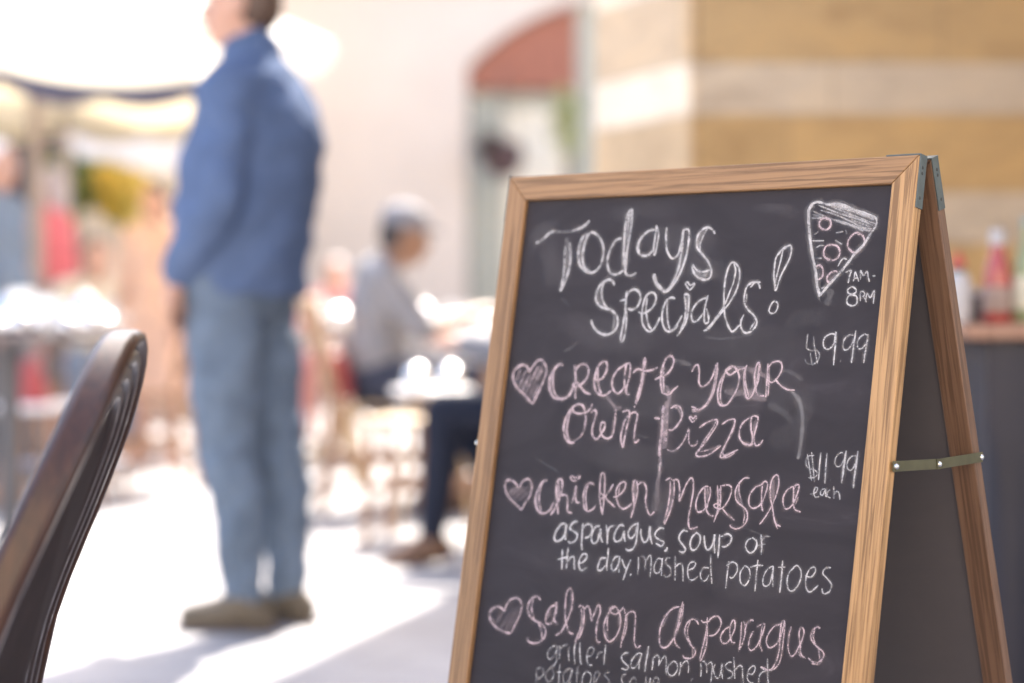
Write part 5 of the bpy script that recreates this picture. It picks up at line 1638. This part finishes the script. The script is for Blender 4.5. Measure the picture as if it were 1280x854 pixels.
# middle: table of the seated pair
TX, TY = at(612, 430, 9.75).x, 9.75
cafe_table('white clothed table beside the seated man in grey', TX, TY, .44, .735, M_TOPDK, M_CLOTHW)
ZT = .7395
for kind, lab, dx, dy, s in (
    ('pot', 'shiny coffee pot at the left of the white clothed table', -.30, -.06, 1.2), ('glass', 'tumbler at the front of the white clothed table', -.12, -.30, 1.2),
    ('plate', 'white plate on the white clothed table', -.03, -.12, 1.2), ('glass', 'tumbler at the back of the white clothed table', -.16, .22, 1.2), ('cup', 'white cup left of the plate on the white clothed table', -.22, .10, 1.1)):
    crockery(kind, lab, TX + dx, TY + dy, ZT, s)
bowl('domed steel bowl at the front left of the white clothed table', TX - .27, TY - .22, ZT, .06)
bowl('domed steel bowl at the back of the white clothed table', TX - .02, TY + .12, ZT, .06)
PX, PY = at(474, 430, 9.3).x, 9.3
cafe_chair('pale wooden chair the man in the grey T-shirt sits on', PX, PY, R(8), M_TEAK, M_TEAKP)
# near the sign: low table, empty chair, chair of the hidden person
LX, LY = at(540, 486, 8.35).x, 8.35
root = thing('low_table', 'small low round white table left of the sign', 'table', (LX, LY, 0))
bm = bmesh.new(); lathe(bm, [(0, .535), (.155, .535), (.16, .54), (.16, .556), (.155, .56), (0, .56)], 32)
obj('tabletop', bm, M_WHITE, root)
for k in range(3):
    a = k * 2.094 + .4
    bm = bmesh.new(); tube(bm, [(.10 * math.cos(a), .10 * math.sin(a), .535), (.17 * math.cos(a), .17 * math.sin(a), 0)], .012, 8); obj('leg', bm, M_TEAKP, root)
bowl('domed steel bowl at the left of the small low white table', LX - .06, LY - .02, .5605, .05)
bowl('domed steel bowl at the right of the small low white table', LX + .07, LY + .04, .5605, .05)
EX, EY = at(540, 560, 7.95).x, 7.95
cafe_chair('empty wooden chair left of the sign', EX, EY, R(172), M_TEAK, M_TEAKP)
HX, HY = at(706, 560, 7.3).x, 7.3
cafe_chair('wooden chair mostly hidden behind the sign', HX, HY, R(176), M_TEAK, M_TEAKP)

# far table between the two men
cafe_table('small far table between the standing man and the seated man in grey', at(432, 420, 12.2).x, 12.2, .34, .74, M_TOPDK)
for kind, lab, dx, dy, s in (
    ('glass', 'tumbler at the left of the small far table', -.16, -.1, 1.5), ('cup', 'white cup at the right of the small far table', .22, -.16, 1.3)):
    crockery(kind, lab, at(432, 420, 12.2).x + dx, 12.2 + dy, .7405, s)
bowl('tall domed steel bowl on the small far table', at(424, 420, 12.2).x, 12.1, .7405, .08)
cafe_chair('white painted chair behind the small far table', at(468, 420, 13.2).x, 13.1, R(-60), M_WHITE, M_WHITE)

# red cushion and red bag
bm = bmesh.new(); box(bm, (0, 0, 0), (.09, .36, .20))
bmesh.ops.subdivide_edges(bm, edges=bm.edges[:], cuts=4, use_grid_fill=True)
for v in bm.verts:
    v.co.x *= 1.0 - .75 * max(abs(v.co.y) / .18, abs(v.co.z) / .10) ** 3
o = obj('seat_cushion', bm, M_CLOTHR); o.location = (PX - .165, PY - .02, .575); o.rotation_euler = (0, R(-12), R(8))
tag(o, 'red cushion tucked behind the back of the seated man in grey', 'cushion')
q = at(40, 492, 9.3)
root = thing('shoulder_bag', 'small red bag lying on the left white topped stool', 'bag', (q.x, 9.3, .461), R(20))
bm = bmesh.new(); box(bm, (0, 0, .085), (.11, .22, .17))
bmesh.ops.subdivide_edges(bm, edges=bm.edges[:], cuts=3, use_grid_fill=True)
for v in bm.verts:
    v.co.x *= 1 - .5 * (v.co.z / .17) ** 2
    v.co.z += .02 * v.co.y / .11
    v.co.z = max(v.co.z, 0)
obj('bag_body', bm, M_CLOTHR, root)
bm = bmesh.new(); tube(bm, [(0, -.08, .14), (.03, -.07, .20), (.05, 0, .22), (.03, .07, .21), (0, .08, .17)], .007, 8)
obj('strap', bm, M_CLOTHR, root)

# white canvas deck chair leaning left, just right of the standing man
def deck_chair():
    x, y = at(418, 560, 10.4).x, 10.4
    root = thing('deck_chair', 'white canvas deck chair with a wooden frame, just right of the standing man', 'deck chair', (x, y, 0))
    for s in (0, 1):
        bm = bmesh.new(); bar(bm, (-.16, s * .5, .93), (.12, s * .5, 0), .03, .045); obj('side_rail', bm, M_TEAKP, root, smooth=False)
        bm = bmesh.new(); bar(bm, (-.30, .04 + s * .42, .0), (.16, .04 + s * .42, .40), .03, .045); obj('leg', bm, M_TEAKP, root, smooth=False)
    for p in ((-.155, .915), (.16, .39)):
        bm = bmesh.new(); tube(bm, [(p[0], -.02, p[1]), (p[0], .52, p[1])], .016, 10); obj('cross_bar', bm, M_TEAKP, root)
    bm = bmesh.new()
    prof = [(-.17, .93), (-.12, .80), (-.06, .62), (.0, .46), (.07, .38), (.15, .40)]
    for off in (0, .005):
        prev = None
        for px_, pz in prof:
            v = (bm.verts.new((px_ + off, .04, pz)), bm.verts.new((px_ + off, .46, pz)))
            if prev: bm.faces.new((prev[0], v[0], v[1], prev[1]))
            prev = v
    obj('sling', bm, M_CLOTHW, root)
deck_chair()

# ------------------------------------------------------------------ the other people
def shirt(n, c): return cloth(n, c)
M_SKIN_SHADE = plain('shaded_skin', (.33, .185, .12), .5, var=.08, scale=12)  # darker skin colour standing in for the shadow on the seated man's face
JS = dict(SIT); JS.update(head=(.11, 0, 1.13), elR=(.16, -.25, .74), wrR=(.38, -.12, .80), knL=(.40, .14, .55), anL=(.34, .12, .085), knR=(.40, -.24, .53), anR=(.17, -.285, .095), head_tilt=R(10))
person('seated man with a pale cap and shaded face in a grey T-shirt and dark trousers', (PX, PY, 0), R(10), JS, M_SKIN_SHADE, M_HAIRD,
       [('trousers', cloth('navy_trousers', (.05, .055, .08)), 'trousers', .018), ('tee_shirt', cloth('grey_tee', (.26, .255, .27)), 'tee', .016)], height=1.84, voxel=.013, shoe=plain('brown_shoe', (.16, .085, .05), .5), cap=plain('pale_cap', (.24, .24, .27), .8))
JH = dict(SIT); JH.update(knL=(.42, .13, .54), anL=(.46, .12, .10), knR=(.40, -.12, .53), anR=(.16, -.12, .085), toeL=(1, .1, -.25))
person('person seated behind the sign, only a dark trouser leg and brown shoe showing', (HX, HY, 0), R(176), JH, M_SKIN, M_HAIRB,
       [('trousers', cloth('dark_denim', (.020, .024, .040)), 'trousers', .014), ('shirt', cloth('grey_shirt', (.2, .2, .22)), 'shirt', .016)], height=1.70, voxel=.013, shoe=plain('worn_brown_shoe', (.16, .085, .05), .5))
q = at(64, 400, 13)
person('standing woman with ash grey hair in a bright red top', (q.x, 13, 0), R(170), dict(STAND), M_SKIN, M_HAIRG,
       [('skirt', cloth('grey_skirt', (.2, .19, .2)), 'skirt', .02), ('red_top', cloth('coral_red_top', (.58, .15, .17)), 'tee', .018)], height=1.72, voxel=.013, hair_style='long')
q = at(0, 400, 9.6)
person('white haired man in a slate blue shirt, cut by the left edge', (q.x - .03, 9.6, 0), R(-20), dict(STAND), M_SKIN, M_HAIRW,
       [('trousers', cloth('grey_trousers', (.16, .16, .17)), 'trousers', .018), ('slate_shirt', cloth('slate_shirt', (.20, .25, .32)), 'shirt', .018)], height=1.62, voxel=.013)
q = at(196, 400, 11.8)
person('woman with dark hair in a peach dress beside the standing man\'s elbow', (q.x, 11.8, 0), R(-110), dict(STAND), M_SKIN, M_HAIRD,
       [('dress_skirt', cloth('peach_skirt', (.70, .47, .37)), 'skirt', .03), ('dress_top', cloth('peach_top', (.70, .47, .37)), 'tee', .018)], height=1.56, voxel=.013, hair_style='long')

q = at(120, 400, 12.6)
cafe_chair('wooden chair of the person in the cream shirt', q.x, 12.6, R(-75), M_TEAK, M_TEAKP)
person('seated person in a cream shirt between the red top and the peach dress', (q.x, 12.6, 0), R(-75), dict(SIT), M_SKIN, M_HAIRB,
       [('trousers', cloth('blue_grey_trousers', (.2, .24, .32)), 'trousers', .018), ('cream_shirt', cloth('cream_shirt', (.62, .58, .50)), 'tee', .018)], height=1.8, voxel=.016)
q = at(422, 400, 14.6)
cafe_chair('wooden chair of the woman in the pink top', q.x, 14.6, R(-100), M_TEAK, M_TEAKP)
person('woman in a pink top seated far behind, just right of the standing man', (q.x, 14.6, 0), R(-100), dict(SIT), M_SKIN, M_HAIRG,
       [('trousers', cloth('rose_trousers', (.42, .2, .2)), 'trousers', .018), ('pink_top', cloth('pink_top', (.62, .30, .32)), 'tee', .018)], height=1.7, voxel=.016, hair_style='long')

# ------------------------------------------------------------------ the service table on the right
def service_table():
    x0, y0 = 1.0, 4.55
    zt = .838
    root = thing('service_table', 'wooden topped table with a dark navy skirt, right of the sign', 'table', (1.45, 4.85, 0))
    ins = Vector((-.485, -.30, 0))
    bm = bmesh.new()
    for k in range(5): box(bm, (0, -.24 + k * .12, zt - .017), (.97, .1185, .034))
    obj('tabletop', bm, M_TABLE, root, smooth=False, bevel=.004)
    for sx in (-1, 1):
        for sy in (-1, 1):
            bm = bmesh.new(); bar(bm, (sx * .38, sy * .22, zt - .035), (sx * .38, sy * .22, 0), .04, .04); obj('leg', bm, M_IRON, root, smooth=False)
    bm = bmesh.new()
    rim = []
    a, b = .43, .27
    pts = []
    for k in range(96):
        t = k / 96 * 4
        i = int(t); f = t - i
        c = [(-a, -b), (a, -b), (a, b), (-a, b)]
        p = Vector(c[i]).lerp(Vector(c[(i + 1) % 4]), f)
        nrm = [(0, -1), (1, 0), (0, 1), (-1, 0)][i]
        pts.append((p, Vector(nrm), k))
    rows = []
    for j in range(7):
        t = j / 6
        z = zt - .04 - t * (zt - .055)
        row = []
        for p, nrm, k in pts:
            w = (.004 + .020 * t) * math.sin(k * 2 * math.pi / 96 * 15 + .7 * math.sin(k * .9)) + .025 * t
            row.append(bm.verts.new((p.x + nrm.x * w, p.y + nrm.y * w, z)))
        rows.append(row)
    for r0, r1 in zip(rows, rows[1:]):
        for k in range(96): bm.faces.new((r0[k], r1[k], r1[(k + 1) % 96], r0[(k + 1) % 96]))
    obj('skirt', bm, M_SATIN, root, sharp=80)
    return zt
M_TABLE = wood('reddish_table_wood', (.17, .075, .045), (.33, .17, .11), (.42, .23, .15), lines=90, rough=.4, coat=.2)
M_SATIN = plain('dark_navy_satin', (.024, .023, .034), .45, spec=.35)
ZS = service_table() + .001

M_KETCHUP = plain('ketchup_glass', (.40, .045, .035), .12, coat=.9, var=.08)
M_LABEL = plain('bottle_label', (.33, .24, .20), .6)
M_CAPW = plain('white_cap', (.50, .48, .48), .3)
M_CAPR = plain('red_cap', (.50, .06, .05), .35)
M_GREENGL = plain('olive_glass', (.24, .28, .13), .1, coat=.9)
M_CADDY = plain('dark_caddy', (.075, .055, .055), .5)

q = at(1247, 400, 4.72)
root = thing('ketchup_bottle', 'glass bottle of red ketchup with a white cap on the service table', 'bottle', (q.x, 4.72, ZS))
bm = bmesh.new(); lathe(bm, [(0, 0), (.029, 0), (.033, .006), (.034, .05), (.033, .085), (.026, .125), (.017, .155), (.0145, .172), (0, .172)], 28)
obj('bottle_body', bm, M_KETCHUP, root)
bm = bmesh.new(); lathe(bm, [(.0342, .022), (.0350, .024), (.0349, .078), (.0338, .080)], 28)
obj('label', bm, M_LABEL, root)
bm = bmesh.new(); lathe(bm, [(0, .206), (.014, .206), (.0165, .203), (.0175, .172), (.0150, .172), (0, .173)], 24)
obj('cap', bm, M_CAPW, root)

q = at(1198, 400, 4.66)
root = thing('squeeze_bottle', 'white squeeze bottle with a red cap, half hidden by the sign', 'bottle', (q.x, 4.66, ZS))
bm = bmesh.new(); lathe(bm, [(0, 0), (.026, 0), (.029, .005), (.029, .085), (.022, .105), (.013, .112), (0, .112)], 26)
obj('bottle_body', bm, M_CAPW, root)
bm = bmesh.new(); lathe(bm, [(.014, .112), (.0155, .113), (.0155, .122), (0, .122)], 20)
obj('collar', bm, plain('green_collar', (.05, .10, .06), .4), root)
bm = bmesh.new(); lathe(bm, [(.0145, .122), (.0145, .132), (.008, .145), (.004, .152), (0, .152)], 20)
obj('cap', bm, M_CAPR, root)

q = at(1224, 400, 4.80)
root = thing('condiment_caddy', 'dark caddy holding white sugar sachets between the two sauce bottles', 'caddy', (q.x, 4.80, ZS))
bm = bmesh.new()
for (cx_, cy_, sx_, sy_) in ((0, -.028, .075, .004), (0, .028, .075, .004), (-.0355, 0, .004, .052), (.0355, 0, .004, .052)):
    box(bm, (cx_, cy_, .032), (sx_, sy_, .058))
box(bm, (0, 0, .0025), (.070, .052, .005))
obj('box', bm, M_CADDY, root, smooth=False)
for k in range(6):
    bm = bmesh.new(); box(bm, (-.026 + k * .0105, 0, .042), (.004, .044, .066)); obj('sachet', bm, M_CAPW if k % 3 else M_CAPR, root, smooth=False)

q = at(1284, 400, 4.70)
root = thing('olive_bottle', 'olive green glass bottle at the right edge of the picture', 'bottle', (q.x, 4.70, ZS))
bm = bmesh.new(); lathe(bm, [(0, 0), (.027, 0), (.030, .006), (.030, .12), (.022, .155), (.0125, .178), (.0115, .215), (0, .215)], 26)
obj('bottle_body', bm, M_GREENGL, root)
bm = bmesh.new(); lathe(bm, [(.0303, .03), (.0308, .032), (.0308, .10), (.0303, .102)], 26)
obj('label', bm, plain('cream_label', (.62, .58, .44), .6), root)
bm = bmesh.new(); lathe(bm, [(0, .232), (.012, .232), (.013, .215), (0, .215)], 20)
obj('cap', bm, plain('teal_cap', (.16, .28, .30), .4), root)
